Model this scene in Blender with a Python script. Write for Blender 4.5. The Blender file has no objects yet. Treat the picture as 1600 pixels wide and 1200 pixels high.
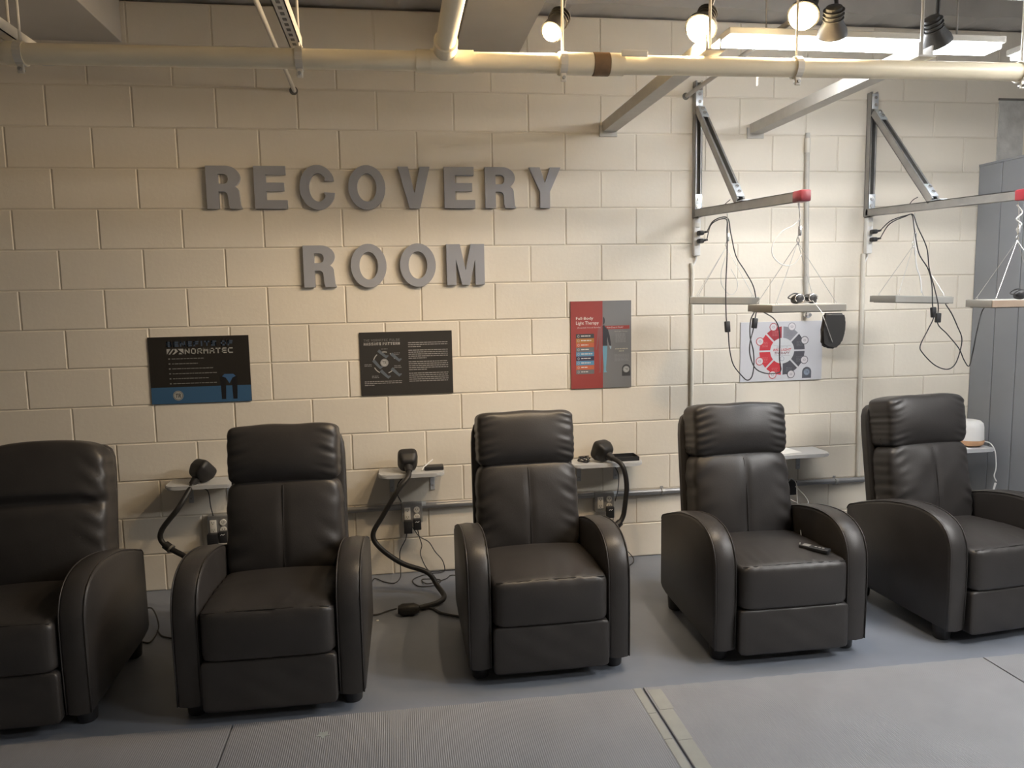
import bpy, bmesh, math, random
from mathutils import Matrix, Vector
random.seed(7)
SC = bpy.context.scene
COL = SC.collection
# ------------------------------------------------------------------ camera
F_PX, YAW, PITCH, ROLL = 1202.0, 0.1487, -0.1151, 0.0193
CAM = Vector((1.4803, -4.2669, 1.5571))
_fwd = Vector((math.sin(YAW)*math.cos(PITCH), math.cos(YAW)*math.cos(PITCH), math.sin(PITCH)))
_rt = Vector((math.cos(YAW), -math.sin(YAW), 0))
_dn = _fwd.cross(_rt)
_r2 = math.cos(ROLL)*_rt + math.sin(ROLL)*_dn
_d2 = -math.sin(ROLL)*_rt + math.cos(ROLL)*_dn
cd = bpy.data.cameras.new('camera'); cam = bpy.data.objects.new('camera', cd); COL.objects.link(cam)
cd.sensor_width = 36.0; cd.lens = F_PX/1600*36; cd.clip_start = 0.05; cd.clip_end = 100
_up = -_d2
cam.matrix_world = Matrix(((_r2.x, _up.x, -_fwd.x, CAM.x), (_r2.y, _up.y, -_fwd.y, CAM.y), (_r2.z, _up.z, -_fwd.z, CAM.z), (0, 0, 0, 1)))
SC.camera = cam
def _ray(px, py): return _r2*((px-800)/F_PX) + _d2*((py-600)/F_PX) + _fwd
def onY(px, py, Y=0.0): d = _ray(px, py); return CAM + d*((Y-CAM.y)/d.y)
def onZ(px, py, Z=0.0): d = _ray(px, py); return CAM + d*((Z-CAM.z)/d.z)
def onX(px, py, X): d = _ray(px, py); return CAM + d*((X-CAM.x)/d.x)
# ------------------------------------------------------------------ world, exposure
w = bpy.data.worlds.new('world'); SC.world = w; w.use_nodes = True
w.node_tree.nodes['Background'].inputs[0].default_value = (1.0, 0.95, 0.88, 1)
w.node_tree.nodes['Background'].inputs[1].default_value = 0.07
vs = SC.view_settings
vs.view_transform = 'Standard'; vs.look = 'None'; vs.gamma = 1.0; vs.use_curve_mapping = False
vs.exposure = 1.12
FLUO_NEAR = 21.5      # tube lights by the wall
FLUO_FILL = 38.0      # unseen strips added over the room as fill
SPOT_W = 26.0        # warm track spotlights
# ------------------------------------------------------------------ materials
def mat(name, col, rough=0.5, metal=0.0, spec=0.5, noise=0.0, nscale=20.0, bump=0.0, bscale=200.0, emit=None, estr=0.0, coat=0.0, bdist=0.002, detail=6):
    m = bpy.data.materials.new(name); m.use_nodes = True
    nt = m.node_tree; b = nt.nodes['Principled BSDF']
    b.inputs['Base Color'].default_value = (*col, 1); b.inputs['Roughness'].default_value = rough
    b.inputs['Metallic'].default_value = metal; b.inputs['Specular IOR Level'].default_value = spec
    b.inputs['Coat Weight'].default_value = coat
    if emit: b.inputs['Emission Color'].default_value = (*emit, 1); b.inputs['Emission Strength'].default_value = estr
    if noise or bump: tc = nt.nodes.new('ShaderNodeTexCoord')
    if noise:
        n = nt.nodes.new('ShaderNodeTexNoise'); n.inputs['Scale'].default_value = nscale; n.inputs['Detail'].default_value = detail
        nt.links.new(tc.outputs['Object'], n.inputs['Vector'])
        r = nt.nodes.new('ShaderNodeValToRGB')
        r.color_ramp.elements[0].position = 0.3; r.color_ramp.elements[1].position = 0.7
        r.color_ramp.elements[0].color = (*[c*(1-noise) for c in col], 1); r.color_ramp.elements[1].color = (*[min(1, c*(1+noise)) for c in col], 1)
        nt.links.new(n.outputs['Fac'], r.inputs['Fac']); nt.links.new(r.outputs['Color'], b.inputs['Base Color'])
    if bump:
        n2 = nt.nodes.new('ShaderNodeTexNoise'); n2.inputs['Scale'].default_value = bscale; n2.inputs['Detail'].default_value = 5
        nt.links.new(tc.outputs['Object'], n2.inputs['Vector'])
        bp = nt.nodes.new('ShaderNodeBump'); bp.inputs['Strength'].default_value = bump; bp.inputs['Distance'].default_value = bdist
        nt.links.new(n2.outputs['Fac'], bp.inputs['Height']); nt.links.new(bp.outputs['Normal'], b.inputs['Normal'])
    return m
M = {}
M['block'] = mat('painted_block', (0.76, 0.70, 0.60), 0.55, noise=0.03, nscale=3, bump=0.25, bscale=45, bdist=0.003)
M['joint'] = mat('painted_joint', (0.72, 0.66, 0.56), 0.6, bump=0.3, bscale=60)
M['patch'] = mat('cement_patch', (0.52, 0.51, 0.48), 0.8, noise=0.15, nscale=14, bump=0.6, bscale=50, bdist=0.006)
M['floor'] = mat('painted_concrete', (0.19, 0.21, 0.25), 0.40, noise=0.14, nscale=2.2, bump=0.15, bscale=40)
M['ceiling'] = mat('roof_deck', (0.45, 0.43, 0.40), 0.8, noise=0.08, nscale=4)
M['beam'] = mat('beam_paint', (0.46, 0.43, 0.38), 0.7, noise=0.04, nscale=5)
M['duct'] = mat('duct_paint', (0.60, 0.57, 0.53), 0.5, noise=0.03, nscale=5)
M['panelwall'] = mat('grey_panel', (0.30, 0.315, 0.34), 0.5, noise=0.04, nscale=3, bump=0.1, bscale=60)
M['pipe'] = mat('cream_pipe', (0.88, 0.79, 0.60), 0.38, noise=0.04, nscale=6)
M['whitemetal'] = mat('white_paint_metal', (0.72, 0.68, 0.60), 0.4, noise=0.03)
M['galv'] = mat('galvanised', (0.38, 0.375, 0.365), 0.45, metal=0.6, noise=0.1, nscale=12)
M['galvdark'] = mat('strut_inside', (0.20, 0.19, 0.17), 0.6, metal=0.4)
M['zinc'] = mat('zinc_plate', (0.62, 0.66, 0.70), 0.35, metal=0.6)
M['steelpaint'] = mat('joist_paint', (0.52, 0.50, 0.46), 0.5, noise=0.05)
M['redcap'] = mat('red_cap', (0.26, 0.045, 0.065), 0.4); M['redcap2'] = mat('bright_red_cap', (0.46, 0.04, 0.06), 0.4)
M['conduit'] = mat('conduit_steel', (0.30, 0.30, 0.305), 0.38, metal=0.5)
M['brownfit'] = mat('brown_fitting', (0.20, 0.12, 0.06), 0.5, noise=0.2)
M['dark'] = mat('black_plastic', (0.022, 0.022, 0.024), 0.42)
M['darkhead'] = mat('spot_housing', (0.028, 0.027, 0.027), 0.5)
M['rubber'] = mat('black_rubber', (0.018, 0.017, 0.017), 0.5)
M['cable'] = mat('cable_black', (0.03, 0.03, 0.032), 0.5)
M['cablewhite'] = mat('cable_white', (0.75, 0.74, 0.72), 0.4)
M['wire'] = mat('steel_wire', (0.55, 0.54, 0.52), 0.35, metal=0.6)
M['white'] = mat('white_plastic', (0.80, 0.79, 0.77), 0.35)
M['ivory'] = mat('outlet_ivory', (0.78, 0.75, 0.68), 0.35)
M['shelf'] = mat('shelf_grey', (0.50, 0.51, 0.52), 0.4, noise=0.02)
M['paper'] = mat('paper', (0.85, 0.85, 0.84), 0.7)
M['wood'] = mat('wood_base', (0.55, 0.32, 0.18), 0.5, noise=0.12, nscale=30)
M['panelgrey'] = mat('panel_housing', (0.30, 0.29, 0.265), 0.5, noise=0.03)
M['panelwood'] = mat('panel_tan', (0.34, 0.26, 0.20), 0.5, noise=0.05)
M['panellight'] = mat('panel_top', (0.50, 0.50, 0.47), 0.5)
M['letter'] = mat('letter_grey', (0.34, 0.35, 0.385), 0.5)
M['leather'] = mat('black_brown_leather', (0.034, 0.031, 0.030), 0.42, spec=0.5, noise=0.12, nscale=9, bump=0.22, bscale=160, bdist=0.0015)
M['leatherseam'] = mat('leather_seam', (0.018, 0.016, 0.015), 0.5)
M['chrome'] = mat('chrome', (0.75, 0.75, 0.75), 0.2, metal=0.9)
M['tape'] = mat('seam_tape', (0.345, 0.34, 0.305), 0.6, noise=0.05)
M['mark'] = mat('chalk_mark', (0.38, 0.41, 0.40), 0.8)
def wave_mat():
    m = mat('ribbed_mat', (0.28, 0.282, 0.295), 0.45, noise=0.05, nscale=5)
    nt = m.node_tree; b = nt.nodes['Principled BSDF']
    tc = nt.nodes.new('ShaderNodeTexCoord'); mp = nt.nodes.new('ShaderNodeMapping'); wv = nt.nodes.new('ShaderNodeTexWave')
    wv.bands_direction = 'X'; wv.inputs['Scale'].default_value = 42; wv.inputs['Distortion'].default_value = 0.35; wv.inputs['Detail'].default_value = 1
    bp = nt.nodes.new('ShaderNodeBump'); bp.inputs['Strength'].default_value = 0.5; bp.inputs['Distance'].default_value = 0.0015
    nt.links.new(tc.outputs['Object'], mp.inputs[0]); nt.links.new(mp.outputs[0], wv.inputs['Vector'])
    nt.links.new(wv.outputs['Fac'], bp.inputs['Height']); nt.links.new(bp.outputs['Normal'], b.inputs['Normal'])
    return m
M['mat'] = wave_mat()
M['fluo'] = mat('tube_diffuser', (0.9, 0.9, 0.9), 0.4, emit=(0.93, 0.96, 1.0), estr=FLUO_NEAR)
M['fluofill'] = mat('fill_diffuser', (0.9, 0.9, 0.9), 0.4, emit=(1.0, 0.98, 0.95), estr=FLUO_FILL)
M['bulb'] = mat('warm_bulb', (1, 0.9, 0.7), 0.4, emit=(1.0, 0.78, 0.42), estr=14.0)
_pc = {}
def ink(r, g, b):
    k = (r, g, b)
    if k not in _pc: _pc[k] = mat('print_%02x%02x%02x' % tuple(int(c*255) for c in k), k, 0.35)
    return _pc[k]
# ------------------------------------------------------------------ mesh helpers
def obj(name, bm, m, parent=None, smooth=False, auto=None):
    me = bpy.data.meshes.new(name); bmesh.ops.recalc_face_normals(bm, faces=bm.faces[:]); bm.to_mesh(me); bm.free()
    if m: me.materials.append(m)
    if smooth:
        for p in me.polygons: p.use_smooth = True
        if auto: me.set_sharp_from_angle(angle=math.radians(auto))
    o = bpy.data.objects.new(name, me); COL.objects.link(o)
    if parent: o.parent = parent
    return o
def tag(o, label, cat, group=None):
    o['label'] = label; o['category'] = cat
    if group: o['group'] = group
    return o
def thing(name, label, cat, loc=(0, 0, 0), rz=0.0, group=None):
    o = bpy.data.objects.new(name, None); COL.objects.link(o)
    o.empty_display_size = 0.05; o.location = loc; o.rotation_euler = (0, 0, rz)
    return tag(o, label, cat, group)
def struct(o): o['kind'] = 'structure'; return o
def wp(name, bm, m, parent, smooth=True, auto=35):
    """part given in world coordinates under an unrotated parent"""
    bmesh.ops.transform(bm, matrix=parent.matrix_basis.inverted(), verts=bm.verts[:])
    return obj(name, bm, m, parent, smooth, auto)
def box(bm, size, loc=(0, 0, 0), rot=None, bev=0.0, seg=2):
    r = bmesh.ops.create_cube(bm, size=1.0); vs_ = r['verts']
    bmesh.ops.scale(bm, vec=size, verts=vs_)
    if bev > 0:
        es = list({e for v in vs_ for e in v.link_edges})
        rr = bmesh.ops.bevel(bm, geom=es, offset=bev, segments=seg, affect='EDGES', profile=0.5)
        vs_ = list({v for f in rr['faces'] for v in f.verts} | {v for v in vs_ if v.is_valid})
    if rot is not None: bmesh.ops.transform(bm, matrix=rot.to_4x4(), verts=vs_)
    bmesh.ops.translate(bm, vec=loc, verts=vs_)
    return bm
def B(size, loc=(0, 0, 0), rot=None, bev=0.0, seg=2): return box(bmesh.new(), size, loc, rot, bev, seg)
def cyl(bm, p0, p1, r0, r1=None, seg=16, cap=True):
    p0 = Vector(p0); p1 = Vector(p1); r1 = r0 if r1 is None else r1
    d = p1-p0; q = d.to_track_quat('Z', 'Y').to_matrix().to_4x4()
    res = bmesh.ops.create_cone(bm, cap_ends=cap, segments=seg, radius1=r0, radius2=r1, depth=d.length)
    bmesh.ops.transform(bm, matrix=Matrix.Translation((p0+p1)/2) @ q, verts=res['verts'])
    return bm
def C(p0, p1, r0, r1=None, seg=16): return cyl(bmesh.new(), p0, p1, r0, r1, seg)
def catmull(pts, n=6):
    P = [Vector(p) for p in pts]
    if len(P) < 3: return P
    P = [P[0]*2-P[1]] + P + [P[-1]*2-P[-2]]
    out = []
    for i in range(1, len(P)-2):
        for k in range(n):
            t = k/n
            out.append(0.5*((2*P[i]) + (P[i+1]-P[i-1])*t + (2*P[i-1]-5*P[i]+4*P[i+1]-P[i+2])*t*t + (3*P[i]-P[i-1]-3*P[i+1]+P[i+2])*t**3))
    out.append(P[-2]); return out
def tube(bm, pts, r, seg=8, smooth=0):
    P = catmull(pts, smooth) if smooth else [Vector(p) for p in pts]
    rings = []; up = None
    for i, p in enumerate(P):
        t = (P[min(i+1, len(P)-1)]-P[max(i-1, 0)])
        t = t.normalized() if t.length > 1e-9 else Vector((0, 0, 1))
        if up is None: up = t.orthogonal().normalized()
        up = (up - t*up.dot(t)); up = up.normalized() if up.length > 1e-6 else t.orthogonal().normalized()
        s = t.cross(up); rr = r[i] if isinstance(r, (list, tuple)) else r
        rings.append([bm.verts.new(p + up*(rr*math.cos(a)) + s*(rr*math.sin(a))) for a in [2*math.pi*k/seg for k in range(seg)]])
    for a, b in zip(rings, rings[1:]):
        for k in range(seg): bm.faces.new((a[k], a[(k+1) % seg], b[(k+1) % seg], b[k]))
    bm.faces.new(rings[0][::-1]); bm.faces.new(rings[-1])
    return bm
def T(pts, r, seg=8, smooth=0): return tube(bmesh.new(), pts, r, seg, smooth)
def lathe(bm, prof, loc=(0, 0, 0), seg=28, rot=None):
    rings = []; allv = []
    for r, z in prof:
        ring = [bm.verts.new((r*math.cos(2*math.pi*k/seg), r*math.sin(2*math.pi*k/seg), z)) for k in range(seg)]
        rings.append(ring); allv += ring
    for a, b in zip(rings, rings[1:]):
        for k in range(seg): bm.faces.new((a[k], a[(k+1) % seg], b[(k+1) % seg], b[k]))
    bm.faces.new(rings[0][::-1]); bm.faces.new(rings[-1])
    if rot is not None: bmesh.ops.transform(bm, matrix=rot.to_4x4(), verts=allv)
    bmesh.ops.translate(bm, vec=loc, verts=allv)
    return bm
def prism(bm, pts2, y0, y1, axes='xz'):
    """extrude a 2-D outline between y0 and y1"""
    def v3(p, y): return {'xz': (p[0], y, p[1]), 'yz': (y, p[0], p[1]), 'xy': (p[0], p[1], y)}[axes]
    a = [bm.verts.new(v3(p, y0)) for p in pts2]; b = [bm.verts.new(v3(p, y1)) for p in pts2]
    n = len(pts2); bm.faces.new(a[::-1]); bm.faces.new(b)
    for i in range(n): bm.faces.new((a[i], a[(i+1) % n], b[(i+1) % n], b[i]))
    return bm
def pillow(bm, size, ex=6.0, n=14, fn=None, mtx=None):
    """rounded box grown from a subdivided cube; fn(a,b,c,v) may displace (a,b,c in -1..1)"""
    sx, sy, sz = (s/2 for s in size); cache = {}
    def vert(a, b, c):
        k = (round(a, 5), round(b, 5), round(c, 5))
        if k in cache: return cache[k]
        l = (abs(a)**ex + abs(b)**ex + abs(c)**ex)**(1/ex)
        v = Vector((a/l*sx, b/l*sy, c/l*sz))
        if fn: v = fn(a/l, b/l, c/l, v)
        if mtx: v = mtx @ v
        cache[k] = bm.verts.new(v); return cache[k]
    g = [-1+2*i/n for i in range(n+1)]
    for ax in range(3):
        for s in (-1, 1):
            for i in range(n):
                for j in range(n):
                    q = []
                    for u, v_ in ((g[i], g[j]), (g[i+1], g[j]), (g[i+1], g[j+1]), (g[i], g[j+1])):
                        p = [0, 0, 0]; p[ax] = s; p[(ax+1) % 3] = u; p[(ax+2) % 3] = v_
                        q.append(vert(*p))
                    bm.faces.new(q if s > 0 else q[::-1])
    return bm
def arc(cx, cy, rx, ry, a0, a1, n=10):
    return [(cx+rx*math.cos(math.radians(a0+(a1-a0)*i/n)), cy+ry*math.sin(math.radians(a0+(a1-a0)*i/n))) for i in range(n+1)]
def curve_mesh(name, loops, ext):
    """filled 2-D outline with holes, extruded; lies in xz, front towards -y"""
    cu = bpy.data.curves.new(name, 'CURVE'); cu.dimensions = '2D'; cu.fill_mode = 'BOTH'; cu.extrude = ext/2
    for lp in loops:
        s = cu.splines.new('POLY'); s.points.add(len(lp)-1); s.use_cyclic_u = True
        for i, (x, y) in enumerate(lp): s.points[i].co = (x, y, 0, 1)
    o = bpy.data.objects.new(name, cu); COL.objects.link(o)
    dg = bpy.context.evaluated_depsgraph_get(); me = bpy.data.meshes.new_from_object(o.evaluated_get(dg))
    bpy.data.objects.remove(o); bpy.data.curves.remove(cu)
    for v in me.vertices: x, y, z = v.co; v.co = (x, -z, y)
    me.name = name; return me
def text_mesh(s, x, y, wd, ht, shear=0.0, bold=0.0, sp=1.0):
    """lettering fitted to a box with its lower left corner at x,y; in xz"""
    cu = bpy.data.curves.new('text', 'FONT'); cu.body = s; cu.size = 1.0; cu.shear = shear; cu.offset = bold; cu.space_character = sp
    cu.resolution_u = 2
    o = bpy.data.objects.new('text', cu); COL.objects.link(o)
    dg = bpy.context.evaluated_depsgraph_get(); me = bpy.data.meshes.new_from_object(o.evaluated_get(dg))
    bpy.data.objects.remove(o); bpy.data.curves.remove(cu)
    xs = [v.co.x for v in me.vertices]; ys = [v.co.y for v in me.vertices]
    kx = wd/(max(xs)-min(xs)); ky = ht/(max(ys)-min(ys)); x0 = min(xs); y0 = min(ys)
    for v in me.vertices: v.co = (x+(v.co.x-x0)*kx, 0, y+(v.co.y-y0)*ky)
    return me
SQ = {'A': [[(0, 0), (0, .8), (.2, 1), (1, 1), (1, 0)], [(0, .42), (1, .42)]], 'B': [[(0, 0), (0, 1), (.9, 1), (.9, .52), (1, .48), (1, 0), (0, 0)], [(0, .5), (.95, .5)]],
      'C': [[(1, 1), (0, 1), (0, 0), (1, 0)]], 'E': [[(1, 1), (0, 1), (0, 0), (1, 0)], [(0, .5), (.9, .5)]], 'F': [[(1, 1), (0, 1), (0, 0)], [(0, .48), (.85, .48)]],
      'G': [[(1, 1), (0, 1), (0, 0), (1, 0), (1, .5), (.55, .5)]], 'H': [[(0, 0), (0, 1)], [(1, 0), (1, 1)], [(0, .5), (1, .5)]], 'I': [[(0, 0), (0, 1)]],
      'L': [[(0, 1), (0, 0), (1, 0)]], 'M': [[(0, 0), (0, 1), (.5, .45), (1, 1), (1, 0)]], 'N': [[(0, 0), (0, 1), (1, 0), (1, 1)]], 'O': [[(0, 0), (0, 1), (1, 1), (1, 0), (0, 0)]],
      'P': [[(0, 0), (0, 1), (1, 1), (1, .42), (0, .42)]], 'R': [[(0, 0), (0, 1), (1, 1), (1, .45), (0, .45)], [(.45, .45), (1, 0)]], 'S': [[(1, 1), (0, 1), (0, .5), (1, .5), (1, 0), (0, 0)]],
      'T': [[(0, 1), (1, 1)], [(.5, 1), (.5, 0)]], 'U': [[(0, 1), (0, 0), (1, 0), (1, 1)]]}
def square_text(txt, x, y, wd, ht, st=0.2):
    '''wide squared display lettering drawn as thick strokes, fitted to a box in xz'''
    bm = bmesh.new(); adv = [(0.25 if ch == ' ' else 0.5 if ch == 'I' else 1.0) for ch in txt]; gap = 0.26
    unit = wd/(sum(adv)+gap*(len(txt)-1)); cx_ = x; k = ht*st/2
    for ch, a in zip(txt, adv):
        gw, gh = unit*a-2*k, ht-2*k
        if ch == 'I': gw = 0
        for pl in SQ.get(ch, []):
            P = [Vector((cx_+k+(unit*a/2-k if ch == 'I' else 0)+px*gw, y+k+pz*gh)) for px, pz in pl]
            for p, q in zip(P, P[1:]):
                d = (q-p).normalized()*k; n_ = Vector((-d.y, d.x))
                vs4 = [bm.verts.new((v.x, 0, v.y)) for v in (p-d-n_, q+d-n_, q+d+n_, p-d+n_)]; bm.faces.new(vs4)
        cx_ += unit*(a+gap)
    me = bpy.data.meshes.new('lettering'); bm.to_mesh(me); bm.free(); return me
def meobj(name, me, m, parent=None, y=0.0):
    me.materials.clear(); me.materials.append(m)
    o = bpy.data.objects.new(name, me); COL.objects.link(o)
    if parent: o.parent = parent
    o.location.y = y; return o
BL, CH = 0.4064, 0.2032
# ------------------------------------------------------------------ floor, ceiling, walls
fl = struct(obj('floor', B((16, 14, 0.1), (2.5, -5.0, -0.05)), M['floor']))
ce = struct(obj('ceiling', B((16, 14, 0.1), (2.5, -5.0, 3.32)), M['ceiling']))
X0, X1 = -1.0*BL*3, 5.70
wall = struct(obj('wall_back', B((12.0, 0.2, 3.05), (2.4, 0.1+0.0045, 1.525)), M['joint']))
def block_mesh(L):
    hx, hz = (L-0.007)/2, (CH-0.006)/2; bm = bmesh.new(); R = []
    for (i, y) in ((0.0, 0.006), (0.0, 0.0022), (0.0032, 0.0)):
        R.append([bm.verts.new((sx*(hx-i), y, sz*(hz-i))) for sx, sz in ((-1, -1), (1, -1), (1, 1), (-1, 1))])
    for a, b in zip(R, R[1:]):
        for k in range(4): bm.faces.new((a[k], a[(k+1) % 4], b[(k+1) % 4], b[k]))
    bm.faces.new(R[-1]); return bm
first = {}
def block(xa, xb, row):
    L = round(xb-xa, 4)
    if L < 0.03: return
    if L not in first:
        o = obj('block', block_mesh(L), M['block'], wall); first[L] = o
    else:
        o = first[L].copy(); COL.objects.link(o)
    o.location = ((xa+xb)/2, random.uniform(-0.0008, 0.0008), (row+0.5)*CH)
for row in range(15):
    off = 0.0 if row % 2 else 0.5*BL
    xs = [X0] + [k*BL+off for k in range(-4, 16) if X0+0.01 < k*BL+off < X1-0.01] + [X1]
    if row == 6: xs = sorted(xs+[2.0*BL])
    for a, b in zip(xs, xs[1:]): block(a, b, row)
# blocks beyond the picture on both sides, joined
far = bmesh.new()
for row in range(15):
    off = 0.0 if row % 2 else 0.5*BL
    for lo, hi in ((-3.55, X0), (X1, 8.35)):
        xs = [lo] + [k*BL+off for k in range(-10, 22) if lo+0.01 < k*BL+off < hi-0.01] + [hi]
        for a, b in zip(xs, xs[1:]):
            if b-a > 0.03:
                tmp = block_mesh(b-a); bmesh.ops.translate(tmp, verts=tmp.verts[:], vec=((a+b)/2, 0, (row+0.5)*CH))
                me_ = bpy.data.meshes.new('tmp'); tmp.to_mesh(me_); tmp.free(); far.from_mesh(me_); bpy.data.meshes.remove(me_)
obj('block_field', far, M['block'], wall)['kind'] = 'stuff'
struct(obj('wall_left', B((0.2, 9.6, 3.27), (-3.66, -4.6, 1.635)), M['block']))
struct(obj('wall_front', B((12.3, 0.2, 3.27), (2.4, -9.5, 1.635)), M['block']))
# rough cement infill high on the wall, with its dark slot
p0, p1 = onY(1560, 157), onY(1557, 250)
obj('cement_patch', B((0.17, 0.012, 0.36), (5.18, -0.002, 2.475), bev=0.002), M['patch'], wall)
obj('recess_line', B((0.18, 0.010, 0.012), (5.18, -0.004, 2.662)), M['galvdark'], wall)
# ledge on top of the wall
lg = bmesh.new()
box(lg, (12.0, 0.34, 0.26), (2.4, 0.02, 3.185))
bmesh.ops.subdivide_edges(lg, edges=[e for e in lg.edges if abs(e.verts[0].co.x-e.verts[1].co.x) > 1], cuts=110)
for v in lg.verts:
    if v.co.z < 3.1: v.co.z += random.uniform(0.0, 0.022); v.co.y += random.uniform(-0.006, 0.006)
struct(obj('trim_1', lg, M['ceiling']))
# grey grooved partition, perpendicular to the block wall
PX = 4.985
part = struct(obj('wall_right', B((0.05, 3.2, 2.262), (PX+0.03, -1.6, 1.131)), M['galvdark']))
yb = 0.0
k = 0
while yb > -3.1:
    wd = 0.183 if k == 0 else 0.172
    obj('board', B((0.012, wd-0.006, 2.268), (PX+0.006, yb-wd/2, 1.134), bev=0.002, seg=1), M['panelwall'], part)
    yb -= wd; k += 1
obj('cap_board', B((0.07, 3.2, 0.012), (PX+0.035, -1.6, 2.275)), M['panelwall'], part)
# ------------------------------------------------------------------ floor mats
seams = [-0.712, 0.838, 2.393, 3.868, 5.42]
mats_lab = ['dark grey ribbed floor mat in front of the leftmost recliner', 'grey ribbed floor mat between the two seams, in front of the second and third recliners',
            'light grey ribbed floor mat with taped left edge, in front of the fourth recliner', 'light grey ribbed floor mat at the right corner by the partition']
for i in range(4):
    a, b = seams[i], seams[i+1]; ye = -1.462-0.0145*(a+b)/2
    t = thing('floor_mat', mats_lab[i], 'mat', ((a+b)/2, -3.2, 0), 0, 'ribbed floor mats')
    bm = bmesh.new(); h = 0.009
    n = 60; g = 0.004
    pts = [(a+g+(b-a-2*g)*q/n, -1.462-0.0145*(a+(b-a)*q/n)+random.uniform(-0.0035, 0.0035)) for q in range(n+1)] + [(b-g, -5.2), (a+g, -5.2)]
    prism(bm, pts[::-1], 0.0005, h, 'xy')
    wp('sheet', bm, M['mat'], t, False)
    if i == 2:
        y = ye-0.01; q = 0
        while y > -2.6:
            L = random.uniform(0.12, 0.2)
            wp('tape', B((0.055+random.uniform(-0.006, 0.006), L-0.003, 0.0012), (a+0.036+random.uniform(-.004, .004), y-L/2, h+0.0007)), M['tape'], t, False); y -= L
    if i == 1:
        y = ye-0.012
        while y > -2.6:
            L = random.uniform(0.14, 0.22)
            wp('tape', B((0.03, L-0.003, 0.0012), (b-0.024, y-L/2, h+0.0007)), M['tape'], t, False); y -= L
# ------------------------------------------------------------------ recliners
ARM = [(-0.355, 0.065), (-0.360, 0.25), (-0.358, 0.40), (-0.350, 0.455), (-0.325, 0.508), (-0.285, 0.543), (-0.23, 0.564), (-0.16, 0.573), (-0.07, 0.568),
       (0.05, 0.548), (0.16, 0.516), (0.27, 0.478), (0.305, 0.463), (0.32, 0.44), (0.322, 0.25), (0.322, 0.11), (0.30, 0.088), (0.25, 0.078)]
def arm_bm(sx):
    bm = bmesh.new(); x0, x1 = 0.238, 0.336
    def off(pts, d):
        n = len(pts); out = []
        for i in range(n):
            p, a, b = Vector(pts[i]), Vector(pts[i-1]), Vector(pts[(i+1) % n])
            t = ((p-a).normalized()+(b-p).normalized()).normalized(); nn = Vector((-t.y, t.x))
            out.append(p-nn*d)
        return out
    base = []
    for i in range(len(ARM)):
        base.append(ARM[i])
    # profile goes up the front and back down the rear: the inside lies to the right of travel
    prof = [(0.016, x0), (0.005, x0+0.005), (0.0, x0+0.016), (-0.004, (x0+x1)/2), (0.0, x1-0.016), (0.005, x1-0.005), (0.016, x1)]
    rings = []
    for d, x in prof:
        pts = off(base, d)
        rings.append([bm.verts.new((sx*x, p[0], p[1])) for p in pts])
    n = len(base)
    for a, b in zip(rings, rings[1:]):
        for k in range(n): bm.faces.new((a[k], a[(k+1) % n], b[(k+1) % n], b[k]))
    bm.faces.new(rings[0]); bm.faces.new(rings[-1][::-1])
    seam = []
    for x in (x0+0.006, x1-0.006): seam.append([(sx*x, p[0], p[1]) for p in off(base, 0.0025)][:14])
    return bm, seam
TILT = math.radians(9.5)
def wrk(seed):
    rnd = random.Random(seed)
    return [(rnd.uniform(12, 34), rnd.uniform(0, 6.28), rnd.uniform(-1, 1)) for _ in range(4)]
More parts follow.
